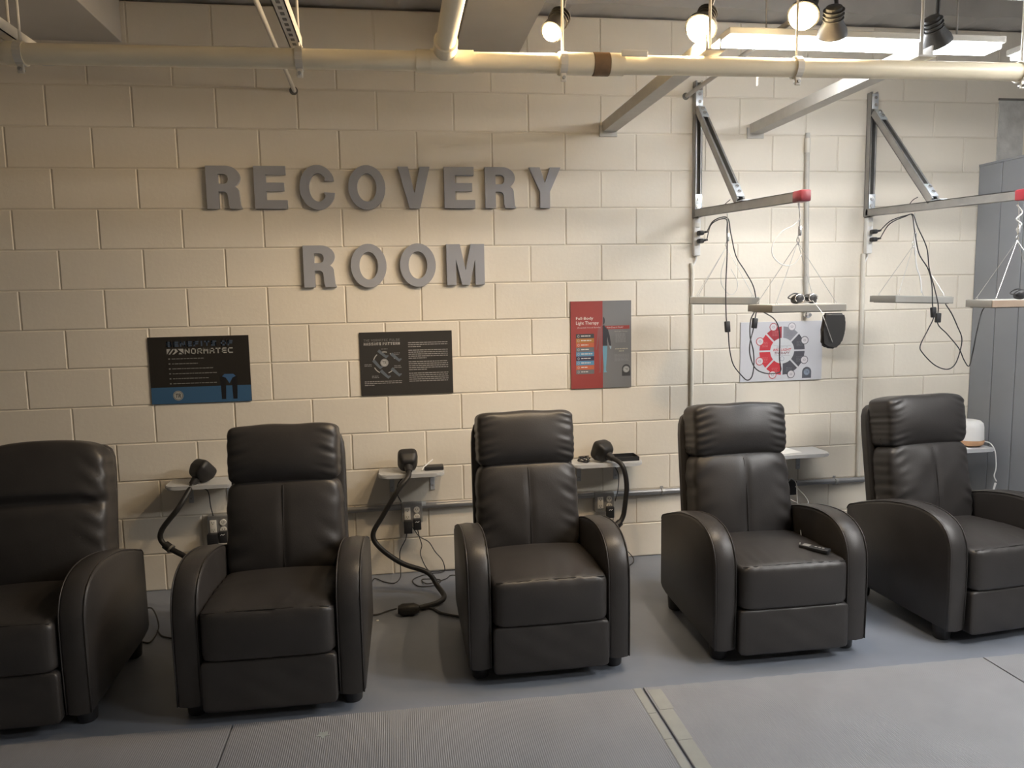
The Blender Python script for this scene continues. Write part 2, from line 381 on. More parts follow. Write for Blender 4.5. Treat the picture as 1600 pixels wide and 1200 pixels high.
def make_recliner(name, label, loc, rz, seed, onepiece=False):
    t = thing(name, label, 'recliner', loc, rz, 'recliners along the block wall')
    rnd = random.Random(seed)
    obj('base_frame', B((0.50, 0.60, 0.16), (0, 0.0, 0.15), bev=0.01), M['dark'], t)
    for sx in (-1, 1):
        bm, seam = arm_bm(sx)
        a = obj('armrest', bm, M['leather'], t, True, 50)
        sb = bmesh.new()
        for s in seam: tube(sb, s, 0.0028, 6, 2)
        obj('piping', sb, M['leather'], a, True)
        for yy in (-0.275, 0.245):
            obj('foot', lathe(bmesh.new(), [(0.030, 0.0), (0.035, 0.006), (0.039, 0.06), (0.040, 0.085)], (sx*0.282, yy, 0), 18), M['dark'], t, True, 40)
    # seat cushion
    W1 = wrk(seed)
    def fseat(a, b, c, v):
        v = v.copy()
        if c > 0: v.z += 0.022*(1-a*a)*(1-0.7*b*b)*c - 0.018*max(0, b)
        if b < 0: v.y -= 0.014*(1-a*a)*(1-c*c)*(-b)
        if c < 0 and b < -0.6: v.y *= 1+0.055*abs(c)**8
        e = max(0.0, -b)*max(0.0, c)
        for f, ph, k_ in W1: v.z += 0.0016*e*math.sin(f*a*2.2+ph+4*b*k_)
        side = abs(a)**4
        for f, ph, k_ in W1[:2]: v.x += (1 if a > 0 else -1)*0.002*side*math.sin(f*1.6*b+ph)
        return v
    s = obj('seat', pillow(bmesh.new(), (0.474, 0.53, 0.190), 12, 24, fseat, Matrix.Translation((0, -0.125, 0.335))), M['leather'], t, True)
    sm = T([(x*0.222, -0.372-0.008*(1-x*x), 0.4245+0.006*(1-x*x)) for x in [-1+i/8 for i in range(17)]], 0.0022, 6)
    obj('stitching', sm, M['leatherseam'], s, True)
    def ffoot(a, b, c, v):
        v = v.copy()
        if b < 0: v.y -= 0.008*(1-a*a)*(1-c*c); v.y += 0.0015*math.sin(9*a+6*c+seed)*(1-a*a)
        return v
    obj('footrest', pillow(bmesh.new(), (0.474, 0.085, 0.196), 18, 18, ffoot, Matrix.Translation((0, -0.345, 0.146))), M['leather'], t, True)
    # back
    BM = Matrix.Translation((0, 0.255, 0.42)) @ Matrix.Rotation(-TILT, 4, 'X')
    shell_h = 0.555 if not onepiece else 0.53
    def fsh(a, b, c, v):
        v = v.copy()
        v.x *= 1+0.02*(1-c)/2
        return v
    obj('back_shell', pillow(bmesh.new(), (0.482, 0.055, shell_h+0.2), 10, 14, fsh, BM @ Matrix.Translation((0, 0.0, (shell_h-0.2)/2))), M['leather'], t, True)
    W2, W3 = wrk(seed+3), wrk(seed+9)
    def pucker(v, a, b, c, Wk, amp=0.0024):
        e = abs(a)**3*max(0.0, 1-abs(b)*0.3)
        s_ = 0
        for f, ph, k_ in Wk: s_ += math.sin(f*c*0.9+ph+3*a*k_)
        v.x -= (1 if a > 0 else -1)*amp*0.5*e*s_
        if b < 0:
            q = min(1.0, max(0.0, (abs(a)-0.5)/0.4)); q = q*q*(3-2*q)*(1-abs(a)**14)
            g_ = sum(math.sin(f*0.8*(c+0.55*abs(a))+ph) for f, ph, k_ in Wk[:3])
            v.y -= amp*0.9*q*g_*(-b)
        return v
    def fback(a, b, c, v):
        v = v.copy()
        if b < 0:
            v.y -= 0.030*(1-a*a)**0.8*(1-c*c*0.8)*(-b)
            v.y += 0.007*math.exp(-(a/0.06)**2)*(-b)*(1-c*c)
            for f, ph, k_ in W2: v.y += 0.0012*math.sin(f*0.22*c+ph+f*0.22*a*(1 if k_ > 0 else -1))*(1-c**4)
        if c > 0: v.z += 0.006*(1-a*a)
        v.x *= 1.0+0.05*max(0, -c)*0.6
        return pucker(v, a, b, c, W2)
    def fhead(a, b, c, v):
        v = v.copy()
        if b < 0: v.y -= 0.026*(1-a*a)**0.7*(1-c*c)*(-b)
        if c > 0: v.z += 0.004*(1-a*a) + 0.002*math.sin(7*a+seed)
        if c < 0: v.y += 0.014*c*c*(b < 0)
        for f, ph, k_ in W3: v.y += 0.0006*math.sin(f*0.15*c+ph+5*a*k_)
        return pucker(v, a, b, c, W3, 0.0019)
    if not onepiece:
        bk = obj('back_cushion', pillow(bmesh.new(), (0.470, 0.165, 0.43), 6.5, 40, fback, BM @ Matrix.Translation((0, -0.095, 0.140))), M['leather'], t, True)
        seamp = []
        for i in range(15):
            c = 0.86-1.6*i/14
            y = -0.0825/1.0 - 0.030*(1-c*c*0.8) + 0.007*(1-c*c) - 0.0005
            seamp.append(BM @ Vector((0.0, -0.095+y*(1.0 if abs(c) < .75 else .965), 0.140+c*0.215)))
        obj('stitching', T(seamp, 0.0022, 6, 2), M['leatherseam'], bk, True)
        obj('headrest', pillow(bmesh.new(), (0.452, 0.180, 0.250), 9, 36, fhead, BM @ Matrix.Translation((0, -0.098, 0.458))), M['leather'], t, True)
    else:
        def fone(a, b, c, v):
            v = v.copy()
            if b < 0:
                lob = abs(math.sin(math.pi*(c+1.0)/2*1.0))
                v.y -= 0.028*(1-a*a)**0.7*(-b)*(1-c*c)
                v.y += 0.030*math.exp(-((c-0.22)/0.07)**2)*(-b)
            if c > 0: v.z += 0.022*(1-a*a)*c - 0.004*a*a
            return pucker(v, a, b, c, W2, 0.003)
        bk = obj('back_cushion', pillow(bmesh.new(), (0.515, 0.17, 0.615), 6.5, 40, fone, BM @ Matrix.Translation((0, -0.092, 0.225))), M['leather'], t, True)
    return t
make_recliner('recliner_chair', 'near-black leather recliner with one-piece back, cut off by the left edge', (0.0, -1.045, 0), 0.0, 11, True)
make_recliner('recliner_chair', 'dark leather recliner with pillow headrest, standing between the two black posters', (0.980, -1.072, 0), math.radians(-1), 22).scale = (1.03, 1, 1)
make_recliner('recliner_chair', 'dark leather recliner in the middle of the row, left of the red and grey poster', (2.058, -0.985, 0), 0.0, 33)
make_recliner('recliner_chair', 'dark grey leather recliner with a wired remote lying on its seat', (3.088, -1.015, 0), math.radians(-0.5), 44).scale = (1.02, 1, 1)
make_recliner('recliner_chair', 'dark grey leather recliner beside the grey partition, cut off by the right edge', (4.098, -1.0, 0), math.radians(5.5), 55)
# ------------------------------------------------------------------ wall letters
def rr(pts): return pts
def glyph(ch):
    if ch == 'R':
        o = [(0, 0), (0, 1), (0.40, 1)] + arc(0.40, 0.735, 0.30, 0.265, 90, -52, 14)[1:] + [(0.645, 0.47), (0.665, 0.42), (0.675, 0.28), (0.69, 0.08), (0.72, 0.0), (0.47, 0.0), (0.445, 0.08), (0.435, 0.26)] + arc(0.35, 0.28, 0.085, 0.12, 0, 90, 5) + [(0.245, 0.40), (0.245, 0)]
        h = [(0.245, 0.58), (0.245, 0.81), (0.36, 0.81)] + arc(0.36, 0.695, 0.095, 0.115, 90, -90, 10)[1:]
        return [o, h], 0.72
    if ch == 'E':
        return [[(0, 0), (0, 1), (0.66, 1), (0.66, 0.80), (0.245, 0.80), (0.245, 0.61), (0.62, 0.61), (0.62, 0.42), (0.245, 0.42), (0.245, 0.20), (0.68, 0.20), (0.68, 0)]], 0.68
    if ch == 'O':
        return [arc(0.385, 0.5, 0.385, 0.53, 0, 360, 40)[:-1], arc(0.385, 0.5, 0.20, 0.335, 0, 360, 32)[:-1]], 0.77
    if ch == 'C':
        o = arc(0.375, 0.5, 0.375, 0.53, 20, 340, 36); i = arc(0.385, 0.5, 0.19, 0.335, 322, 38, 26)
        return [[(0.715, 0.655)] + o[1:-1] + [(0.725, 0.37), (0.50, 0.385)] + i + [(0.51, 0.655)]], 0.73
    if ch == 'V':
        return [[(0, 1), (0.245, 1), (0.385, 0.36), (0.525, 1), (0.76, 1), (0.51, 0), (0.26, 0)]], 0.76
    if ch == 'Y':
        return [[(0, 1), (0.26, 1), (0.385, 0.62), (0.51, 1), (0.77, 1), (0.505, 0.40), (0.505, 0), (0.265, 0), (0.265, 0.40)]], 0.77
    if ch == 'M':
        return [[(0, 0), (0, 1), (0.31, 1), (0.435, 0.36), (0.56, 1), (0.87, 1), (0.87, 0), (0.655, 0), (0.655, 0.62), (0.525, 0), (0.345, 0), (0.215, 0.62), (0.215, 0)]], 0.87
rows = [('RECOVERY', [(322, 377), (397, 448), (468, 523), (544, 602), (622, 672), (694, 742), (758, 806), (827, 876)], 2.030, 2.248),
        ('ROOM', [(474, 525), (548, 604), (625, 681), (698, 757)], 1.618, 1.838)]
olab = {('RECOVERY', 0): 'flat grey letter R that begins the upper word on the wall', ('RECOVERY', 1): 'flat grey letter E between R and C in the upper word', ('RECOVERY', 2): 'flat grey letter C in the upper word on the wall',
        ('RECOVERY', 3): 'flat grey letter O between C and V in the upper word', ('RECOVERY', 4): 'flat grey letter V in the upper word on the wall', ('RECOVERY', 5): 'flat grey letter E between V and R in the upper word',
        ('RECOVERY', 6): 'flat grey letter R between E and Y in the upper word', ('RECOVERY', 7): 'flat grey letter Y that ends the upper word on the wall',
        ('ROOM', 0): 'flat grey letter R that begins the lower word on the wall', ('ROOM', 1): 'flat grey letter O right after R in the lower word', ('ROOM', 2): 'flat grey letter O just before M in the lower word', ('ROOM', 3): 'flat grey letter M that ends the lower word on the wall'}
TH = 0.024
for word, spans, zb, zt in rows:
    for i, ch in enumerate(word):
        zm = (zb+zt)/2; ym = 292 if word == 'RECOVERY' else 414
        xa, xb = onY(spans[i][0], ym, -TH).x, onY(spans[i][1], ym, -TH).x
        loops, gw = glyph(ch); kx = (xb-xa)/gw; kz = zt-zb
        me = curve_mesh('wall_letter', [[(x*kx, y*kz) for x, y in lp] for lp in loops], TH)
        o = meobj('wall_letter', me, M['letter']); o.location = (xa, -TH/2-0.0012, zb)
        tag(o, olab[(word, i)], 'letter', 'wall letters')
# ------------------------------------------------------------------ posters
def poster(name, label, x, z, wd, ht, m, rot=0.0, th=0.006):
    t = thing(name, label, 'poster', (x, -0.0015, z), 0, 'information posters')
    t.rotation_euler = (0, rot, 0)
    obj('board', B((wd, th, ht), (wd/2, -th/2, ht/2), bev=0.001, seg=1), m, t)
    return t
PY = -0.0066
def pr(t, name, pts, m, lay=0, hole=None):
    loops = [pts] + ([hole] if hole else [])
    return meobj(name, curve_mesh(name, loops, 0.0), m, t, PY-0.0004*lay)
def rect(a, b, c, d): return [(a, b), (c, b), (c, d), (a, d)]
def prt(t, name, s, x, y, wd, ht, m, lay=1, **k): return meobj(name, text_mesh(s, x, y, wd, ht, **k), m, t, PY-0.0004*lay)
def prs(t, name, s_, x, y, wd, ht, m, lay=1, st=0.2):
    adv = lambda w_: sum(0.5 if ch == 'I' else 1.0 for ch in w_)+0.26*(len(w_)-1)
    words = s_.split(' '); unit = wd/(sum(adv(w_) for w_ in words)+0.85*(len(words)-1))
    for w_ in words:
        meobj(name, square_text(w_, x, y, unit*adv(w_), ht, st), m, t, PY-0.0004*lay); x += unit*(adv(w_)+0.85)
def bars(t, name, lines, m, lay=1, h=0.0045, seed=1):
    """illegible small print: broken hairline bars"""
    rnd = random.Random(seed); bm = bmesh.new()
    for x0, x1, y in lines:
        x = x0
        while x < x1-0.002:
            L = min(rnd.uniform(0.008, 0.022), x1-x)
            vs4 = [bm.verts.new((a, 0, b)) for a, b in rect(x, y, x+L, y+h)]; bm.faces.new(vs4); x += L+0.0028
    o = obj(name, bm, m, t); o.location.y = PY-0.0004*lay; return o
W20, H14 = 0.508, 0.354
blk = ink(0.018, 0.016, 0.014); blue = ink(0.045, 0.115, 0.22); dim = ink(0.19, 0.19, 0.18); pale = ink(0.40, 0.40, 0.38)
def ring_logo(t, x, y, r, m1, m2, lay=2):
    pr(t, 'logo_disc', arc(x, y, r, r, 0, 360, 28)[:-1], m1, lay)
    prt(t, 'logo_mark', 'TR', x-r*0.55, y-r*0.42, r*1.1, r*0.84, m2, lay+1, shear=0.2, bold=0.02)
    pr(t, 'logo_ring', arc(x, y, r*0.9, r*0.9, 0, 360, 28)[:-1], m2, lay+1, arc(x, y, r*0.82, r*0.82, 0, 360, 28)[:-1])
# 1: black poster with blue band
t = poster('poster', 'black poster with a blue band along its foot, above the left shelf', 0.197, 1.019, W20, H14, ink(0.022, 0.019, 0.016))
pr(t, 'blue_band', rect(0.001, 0.001, W20-0.001, 0.088), blue, 0)
prs(t, 'title_text', 'BENEFITS OF', 0.092, 0.302, 0.335, 0.027, ink(0.06, 0.085, 0.13), 1, 0.28)
prs(t, 'brand_text', 'NORMATEC', 0.182, 0.262, 0.243, 0.029, pale, 1, 0.19)
for k_, q in enumerate(([(0.092, 0.262), (0.092, 0.291), (0.112, 0.291)], [(0.100, 0.262), (0.122, 0.291), (0.130, 0.291), (0.108, 0.262)], [(0.118, 0.262), (0.134, 0.277), (0.130, 0.291), (0.140, 0.291), (0.148, 0.277), (0.128, 0.262)], [(0.146, 0.291), (0.176, 0.291), (0.176, 0.264)], [(0.150, 0.262), (0.158, 0.272), (0.170, 0.262)])):
    pr(t, 'brand_mark', q, pale, 1)
yy = 0.236
for k_, L in enumerate((0.165, 0.13, 0.21, 0.225, 0.18, 0.22)):
    pr(t, 'bullet', rect(0.097, yy-0.001, 0.106, yy+0.006), dim, 1)
    bars(t, 'list_text', [(0.114, 0.114+L, yy)], dim, 1, 0.0045, k_); yy -= 0.0262
leg = lambda s: [(s(0.02), 0.135), (s(0.035), 0.148), (s(0.004), 0.148), (s(0.0), 0.118), (s(0.006), 0.10)]
pr(t, 'figure_shorts', [(0.362, 0.138), (0.375, 0.150), (0.42, 0.150), (0.432, 0.138), (0.415, 0.130), (0.398, 0.10), (0.381, 0.130)], ink(0.05, 0.12, 0.25), 2)
for a, b in ((0.352, 0.379), (0.410, 0.437)):
    pr(t, 'figure_leg_sleeve', [(a, 0.135), (b+0.002, 0.140), (b, 0.06), (b-0.003, 0.016), (a+0.003, 0.016), (a+0.002, 0.06)], ink(0.012, 0.012, 0.014), 1)
ring_logo(t, 0.135, 0.043, 0.026, pale, ink(0.05, 0.05, 0.05))
# 2: dark poster with leg diagram
t = poster('poster', 'plain charcoal poster with a round leg diagram and small white text', 1.284, 1.022, 0.503, 0.348, ink(0.040, 0.037, 0.034))
prs(t, 'title_text', 'THE NORMATEC PULSE', 0.022, 0.298, 0.195, 0.0125, ink(0.20, 0.20, 0.20), 1, 0.2)
prs(t, 'subtitle_text', 'MASSAGE PATTERN', 0.022, 0.277, 0.195, 0.0150, ink(0.52, 0.50, 0.48), 1, 0.26)
cx, cy = 0.130, 0.180
for a in (20, 75, 130, 205, 290):
    o = arc(cx, cy, 0.062, 0.062, a, a+38, 8); i = arc(cx, cy, 0.057, 0.057, a+38, a, 8)
    pr(t, 'cycle_arc', o+i, pale, 1)
for (x, y, ang) in ((0.098, 0.248, -42), (0.168, 0.228, -42), (0.070, 0.195, -50), (0.108, 0.138, -45), (0.168, 0.148, -45)):
    c_, s_ = math.cos(math.radians(ang)), math.sin(math.radians(ang))
    sh = [(0, 0.009), (0.035, 0.008), (0.050, 0.007), (0.058, 0.017), (0.063, 0.014), (0.061, -0.005), (0.035, -0.007), (0, -0.008)]
    pr(t, 'leg_figure', [(x+px*c_-pz*s_, y+px*s_+pz*c_) for px, pz in sh], ink(0.12, 0.14, 0.165), 2)
ring_logo(t, cx, cy, 0.0215, ink(0.42, 0.42, 0.41), ink(0.15, 0.15, 0.15))
for k_, cl in enumerate(([(0.115, 0.150, 0.254)], [(0.182, 0.215, 0.230), (0.182, 0.210, 0.222)], [(0.182, 0.217, 0.160), (0.182, 0.222, 0.151)], [(0.022, 0.06, 0.170), (0.022, 0.06, 0.162)], [(0.06, 0.095, 0.106), (0.06, 0.098, 0.098)])):
    bars(t, 'caption_text', cl, ink(0.24, 0.24, 0.24), 1, 0.0035, 3+k_)
bars(t, 'note_text', [(0.020, 0.222, 0.076), (0.020, 0.220, 0.066), (0.020, 0.072, 0.056)], ink(0.32, 0.31, 0.30), 1, 0.004, 4)
ln = []; y = 0.284
for n_, last in ((3, 0.33), (5, 0.36), (5, 0.36), (5, 0.475)):
    for q in range(n_): ln.append((0.262, 0.478 if q < n_-1 else last, y)); y -= 0.0110
    y -= 0.0085
bars(t, 'body_text', ln, ink(0.32, 0.31, 0.30), 1, 0.0042, 5)
# 3: red and grey poster
t = poster('poster', 'tall red and grey poster with a standing figure and coloured bars', 2.459, 1.017, 0.356, 0.498, ink(0.20, 0.20, 0.205))
pr(t, 'red_half', rect(0.001, 0.001, 0.187, 0.497), ink(0.33, 0.065, 0.06), 0)
prt(t, 'title_text', 'Full-Body', 0.032, 0.388, 0.100, 0.021, ink(0.75, 0.72, 0.68), 1, bold=0.004)
prt(t, 'title_text', 'Light Therapy', 0.032, 0.360, 0.132, 0.024, ink(0.75, 0.72, 0.68), 1, bold=0.004)
prt(t, 'subtitle_text', '(Potential) Overall Benefits', 0.040, 0.342, 0.135, 0.010, ink(0.60, 0.52, 0.50), 1)
pr(t, 'red_band', rect(0.187, 0.336, 0.345, 0.356), ink(0.33, 0.065, 0.06), 0)
prt(t, 'band_text', 'How Does It Work?', 0.212, 0.342, 0.095, 0.009, ink(0.65, 0.60, 0.58), 1)
cols = [(0.07, 0.07, 0.075), (0.42, 0.20, 0.06), (0.52, 0.14, 0.07), (0.16, 0.17, 0.18), (0.11, 0.27, 0.42), (0.045, 0.05, 0.085), (0.11, 0.27, 0.42), (0.52, 0.14, 0.07), (0.17, 0.17, 0.18)]
y = 0.313
for k_, c_ in enumerate(cols):
    b_ = pr(t, 'benefit_bar', rect(0.031, y-0.0250, 0.136, y-0.0005), ink(*c_), 1)
    pr(t, 'icon', arc(0.045, y-0.0127, 0.0065, 0.0075, 0, 360, 10)[:-1], ink(0.45, 0.43, 0.42), 2, arc(0.045, y-0.0127, 0.0042, 0.005, 0, 360, 10)[:-1])
    bars(t, 'bar_text', [(0.060, 0.060+(0.055, 0.06, 0.042, 0.048, 0.065, 0.055, 0.055, 0.036, 0.04)[k_], y-0.015)], ink(0.60, 0.57, 0.54), 2, 0.006, k_+20)
    y -= 0.0255
fig = ink(0.05, 0.05, 0.06)
pr(t, 'figure_head', arc(0.190, 0.385, 0.010, 0.022, -90, 90, 10), fig, 1)
pr(t, 'figure_torso', [(0.187, 0.356), (0.196, 0.362), (0.200, 0.352), (0.218, 0.334), (0.228, 0.30), (0.234, 0.26), (0.236, 0.242), (0.226, 0.245), (0.220, 0.262), (0.214, 0.295), (0.212, 0.27), (0.214, 0.243), (0.187, 0.243)], fig, 1)
pr(t, 'figure_hand', [(0.226, 0.240), (0.238, 0.240), (0.236, 0.222), (0.230, 0.226)], ink(0.35, 0.45, 0.52), 1)
pr(t, 'figure_legs', [(0.187, 0.241), (0.214, 0.241), (0.211, 0.18), (0.206, 0.12), (0.206, 0.10), (0.212, 0.09), (0.192, 0.09), (0.194, 0.12), (0.187, 0.20)], ink(0.17, 0.36, 0.48), 1)
pr(t, 'figure_outline', [(0.184, 0.385), (0.180, 0.36), (0.158, 0.335), (0.150, 0.25), (0.145, 0.225), (0.150, 0.22), (0.158, 0.25), (0.165, 0.30), (0.163, 0.22), (0.168, 0.10), (0.160, 0.09), (0.175, 0.09), (0.176, 0.14), (0.184, 0.22)], ink(0.28, 0.11, 0.115), 1)
prt(t, 'side_heading', 'Red Light Therapy', 0.258, 0.318, 0.075, 0.008, ink(0.42, 0.41, 0.36), 1)
bars(t, 'side_text', [(0.262, 0.322, 0.306-0.0075*k_) for k_ in range(7)], ink(0.30, 0.30, 0.30), 1, 0.003, 31)
bars(t, 'side_heading', [(0.260, 0.335, 0.220), (0.282, 0.312, 0.207)], ink(0.44, 0.41, 0.33), 1, 0.006, 32)
bars(t, 'side_text', [(0.256, 0.342, 0.190-0.0075*k_) for k_ in range(6)], ink(0.26, 0.26, 0.265), 1, 0.003, 33)
pr(t, 'badge', rect(0.300, 0.066, 0.350, 0.108)[:2] + arc(0.325, 0.108, 0.025, 0.025, 0, 180, 12), ink(0.06, 0.06, 0.062), 1)
ring_logo(t, 0.325, 0.104, 0.0185, ink(0.45, 0.45, 0.44), ink(0.15, 0.15, 0.15), 2)
# 4: white wheel poster
t = poster('poster', 'silver-white poster with a red and grey wheel of eight segments', 3.478, 1.019, 0.518, 0.353, ink(0.60, 0.60, 0.63))
wx, wz = 0.262, 0.180
red4 = ink(0.55, 0.045, 0.06); red5 = ink(0.38, 0.045, 0.06); gr1 = ink(0.09, 0.09, 0.105); gr2 = ink(0.26, 0.26, 0.29)
for k_ in range(8):
    a0 = 90-45*k_; a1 = a0-45; g = 0.0062
    am = math.radians((a0+a1)/2); sh = Vector((math.cos(am), math.sin(am)))*g*2.2
    oct_ = lambda a, r: (wx+sh.x+r*math.cos(math.radians(a)), wz+sh.y+r*math.sin(math.radians(a)))
    ro = 0.131
    sq = [(a0, ro*(1.0 if (k_ % 2 == 0) else 1.0)), (a1, ro)]
    outer = [oct_(a0, ro), oct_((a0+a1)/2, ro*1.02), oct_(a1, ro)]
    inner = [oct_(a1+(a0-a1)*q/8, 0.061) for q in range(9)]
    m_ = [gr2, gr1, gr1, gr1, red4, red4, red4, red5][k_]
    pr(t, 'wheel_segment', outer+inner, m_, 1)
    c_ = oct_((a0+a1)/2, ro*0.80)
    bars(t, 'segment_text', [(c_[0]-0.019, c_[0]+0.019, c_[1]-0.02+0.0085*q) for q in range(4)], ink(0.62, 0.25, 0.25) if k_ > 3 else ink(0.20, 0.20, 0.22), 2, 0.0022, 40+k_)
    ic = oct_((a0+a1)/2+(7 if k_ in (0, 2, 4, 6) else -7)*0, ro*1.06)
    pr(t, 'icon_ring', arc(ic[0], ic[1], 0.0245, 0.0245, 0, 360, 24)[:-1], m_, 3)
    pr(t, 'icon_disc', arc(ic[0], ic[1], 0.0205, 0.0205, 0, 360, 24)[:-1], ink(0.66, 0.63, 0.65), 4)
    pr(t, 'icon', arc(ic[0], ic[1], 0.009, 0.007, 0, 360, 8)[:-1], ink(0.36, 0.34, 0.37), 5, arc(ic[0], ic[1], 0.006, 0.004, 0, 360, 8)[:-1])
pr(t, 'wheel_centre', arc(wx, wz, 0.076, 0.076, 0, 360, 40)[:-1], ink(0.62, 0.63, 0.645), 2)
prt(t, 'title_text', 'BENEFITS OF', wx-0.036, wz+0.018, 0.072, 0.0075, ink(0.32, 0.31, 0.33), 3, shear=0.2)
prt(t, 'title_text', 'RED LIGHT', wx-0.058, wz-0.002, 0.116, 0.0155, ink(0.55, 0.06, 0.07), 3, shear=0.25, bold=0.02)
prt(t, 'title_text', 'THERAPY', wx-0.049, wz-0.021, 0.098, 0.0145, ink(0.25, 0.12, 0.14), 3, shear=0.25, bold=0.02)
pr(t, 'rule', rect(wx-0.055, wz+0.030, wx+0.055, wz+0.0315), ink(0.32, 0.31, 0.33), 3); pr(t, 'rule', rect(wx-0.05, wz-0.0295, wx+0.05, wz-0.028), ink(0.32, 0.31, 0.33), 3)
pr(t, 'logo_ring', arc(wx, wz-0.048, 0.014, 0.014, 0, 360, 20)[:-1], ink(0.30, 0.34, 0.42), 3, arc(wx, wz-0.048, 0.011, 0.011, 0, 360, 20)[:-1])
pr(t, 'badge', rect(0.392, 0.012, 0.450, 0.055)[:2] + arc(0.421, 0.050, 0.029, 0.029, 0, 180, 12), ink(0.10, 0.105, 0.125), 1)
ring_logo(t, 0.421, 0.048, 0.019, ink(0.27, 0.32, 0.40), ink(0.12, 0.14, 0.18), 2)
# ------------------------------------------------------------------ conduits, outlets
def conduit(name, label, pts, r, m, brackets=(), cat='conduit', smooth=0):
    t = thing(name, label, cat, pts[0]); wp('tube', T(pts, r, 14, smooth), m, t)
    for b_ in brackets: wp('strap', b_, M['galv'], t)
    return t
hz = 0.394
st = [B((0.018, 0.004, 0.055), (x, -0.0025, hz), bev=0.001) for x in (1.95, 3.0, 4.1)]
for b_, x in zip(st, (1.95, 3.0, 4.1)): tube(b_, [(x-0.009, -0.026+0.0, hz), (x+0.009, -0.026, hz)], 0.0195, 14)
conduit('horizontal_conduit', 'grey metal conduit running level along the wall behind the recliners', [(0.55, -0.02, hz-0.012), (1.2, -0.02, hz-0.004), (2.6, -0.02, hz-0.001), (4.262, -0.02, hz), (4.30, -0.02, hz)], 0.0165, M['conduit'], st)
conduit('vertical_conduit', 'cream painted conduit dropping from the left power strip down the wall', [(3.170, -0.012, 1.72), (3.178, -0.012, 1.68), (3.178, -0.012, 0.415)], 0.011, M['whitemetal'])
conduit('vertical_conduit', 'cream painted conduit dropping from the right power strip to the level conduit', [(4.240, -0.012, 1.76), (4.240, -0.012, 1.70), (4.252, -0.012, 0.415)], 0.012, M['whitemetal'])
t = conduit('vertical_conduit', 'thin grey painted conduit between the two strut brackets with end valve', [(3.866, -0.014, 2.45), (3.868, -0.014, 2.2), (3.884, -0.014, 1.43)], 0.0125, M['steelpaint'])
wp('coupling', C((3.866, -0.014, 2.42), (3.866, -0.014, 2.34), 0.017), M['whitemetal'], t); wp('coupling', C((3.880, -0.014, 1.63), (3.880, -0.014, 1.60), 0.017), M['steelpaint'], t)
wp('end_valve', lathe(bmesh.new(), [(0.012, 0), (0.02, 0.01), (0.02, 0.03), (0.012, 0.04), (0.01, 0.05)], (3.886, -0.005, 1.408), 18, Matrix.Rotation(math.radians(90), 3, 'X')), M['chrome'], t)
wp('valve_body', C((3.885, -0.014, 1.435), (3.885, -0.014, 1.395), 0.018), M['steelpaint'], t)
def outlet(label, x, z, adapters):
    t = thing('outlet_box', label, 'outlet', (x, 0, z-0.055), 0, 'twin outlet boxes on the wall')
    wp('box', B((0.115, 0.042, 0.115), (x, -0.0215, z), bev=0.006), M['galv'], t)
    wp('cover_plate', B((0.110, 0.003, 0.108), (x, -0.0445, z), bev=0.001, seg=1), M['galv'], t)
    g = wp('gfci_receptacle', B((0.034, 0.006, 0.068), (x-0.026, -0.0485, z), bev=0.002), M['ivory'], t)
    d = wp('duplex_receptacle', cyl(cyl(bmesh.new(), (x+0.026, -0.045, z+0.020), (x+0.026, -0.0515, z+0.020), 0.0168, seg=20), (x+0.026, -0.045, z-0.020), (x+0.026, -0.0515, z-0.020), 0.0168, seg=20), M['ivory'], t)
    for xx, yf, par in ((x-0.026, -0.0517, g), (x+0.026, -0.0517, d)):
        for zz in (z+0.020, z-0.020):
            bm = bmesh.new()
            for dx in (-0.0055, 0.0055): box(bm, (0.0022, 0.002, 0.008), (xx+dx, yf, zz+0.003))
            cyl(bm, (xx, yf+0.001, zz-0.006), (xx, yf-0.001, zz-0.006), 0.0025, seg=8)
            bmesh.ops.translate(bm, verts=bm.verts[:], vec=-Vector(t.location)); obj('slot', bm, M['galvdark'], par)
    wp('connector', C((x+0.055, -0.02, z+0.040), (x+0.080, -0.02, z+0.040), 0.017), M['zinc'], t)
    return t
AD = []; HO = []
def adapter(label, x, z, wd, ht, dp, y0=-0.0525, logo=False):
    t = thing('power_adapter', label, 'adapter', (x, y0, z-ht/2), 0, 'black plug-in adapters'); AD.append(t)
    wp('body', B((wd, dp, ht), (x, y0-dp/2, z), bev=0.005), M['dark'], t)
    if logo: wp('logo_mark', T([(x-0.012, y0-dp-0.0006, z+ht*0.22), (x-0.004, y0-dp-0.0006, z+ht*0.30), (x+0.002, y0-dp-0.0006, z+ht*0.22), (x+0.010, y0-dp-0.0006, z+ht*0.32)], 0.0018, 6), M['white'], t)
    return t
OZ = 0.352
outlet('twin outlet box left of the second recliner, partly covered by adapters', 0.500, OZ, 2)
outlet('twin outlet box below the middle shelf between second and third recliners', 1.535, OZ+0.006, 2)
outlet('twin outlet box behind the third recliner\'s right arm', 2.642, OZ+0.002, 1)
adapter('wide black adapter on the outlet box left of the second recliner', 0.474, OZ-0.062, 0.056, 0.060, 0.035)
adapter('narrow black adapter next to the second recliner\'s back cushion', 0.528, OZ-0.054, 0.044, 0.062, 0.034, logo=True)
adapter('wide black adapter on the left socket under the middle shelf', 1.510, OZ-0.062, 0.046, 0.072, 0.036)
adapter('narrow black adapter with white mark under the middle shelf', 1.562, OZ-0.050, 0.042, 0.062, 0.034, logo=True)
adapter('black adapter with white mark by the third recliner\'s right arm', 2.668, OZ-0.050, 0.042, 0.066, 0.034, logo=True)
t = thing('power_adapter', 'black adapter showing at the fourth recliner\'s right side', 'adapter', (3.80, -0.001, 0.33), 0, 'black plug-in adapters'); AD.append(t)
wp('body', B((0.075, 0.060, 0.085), (3.79, -0.0315, 0.375), bev=0.006), M['dark'], t)
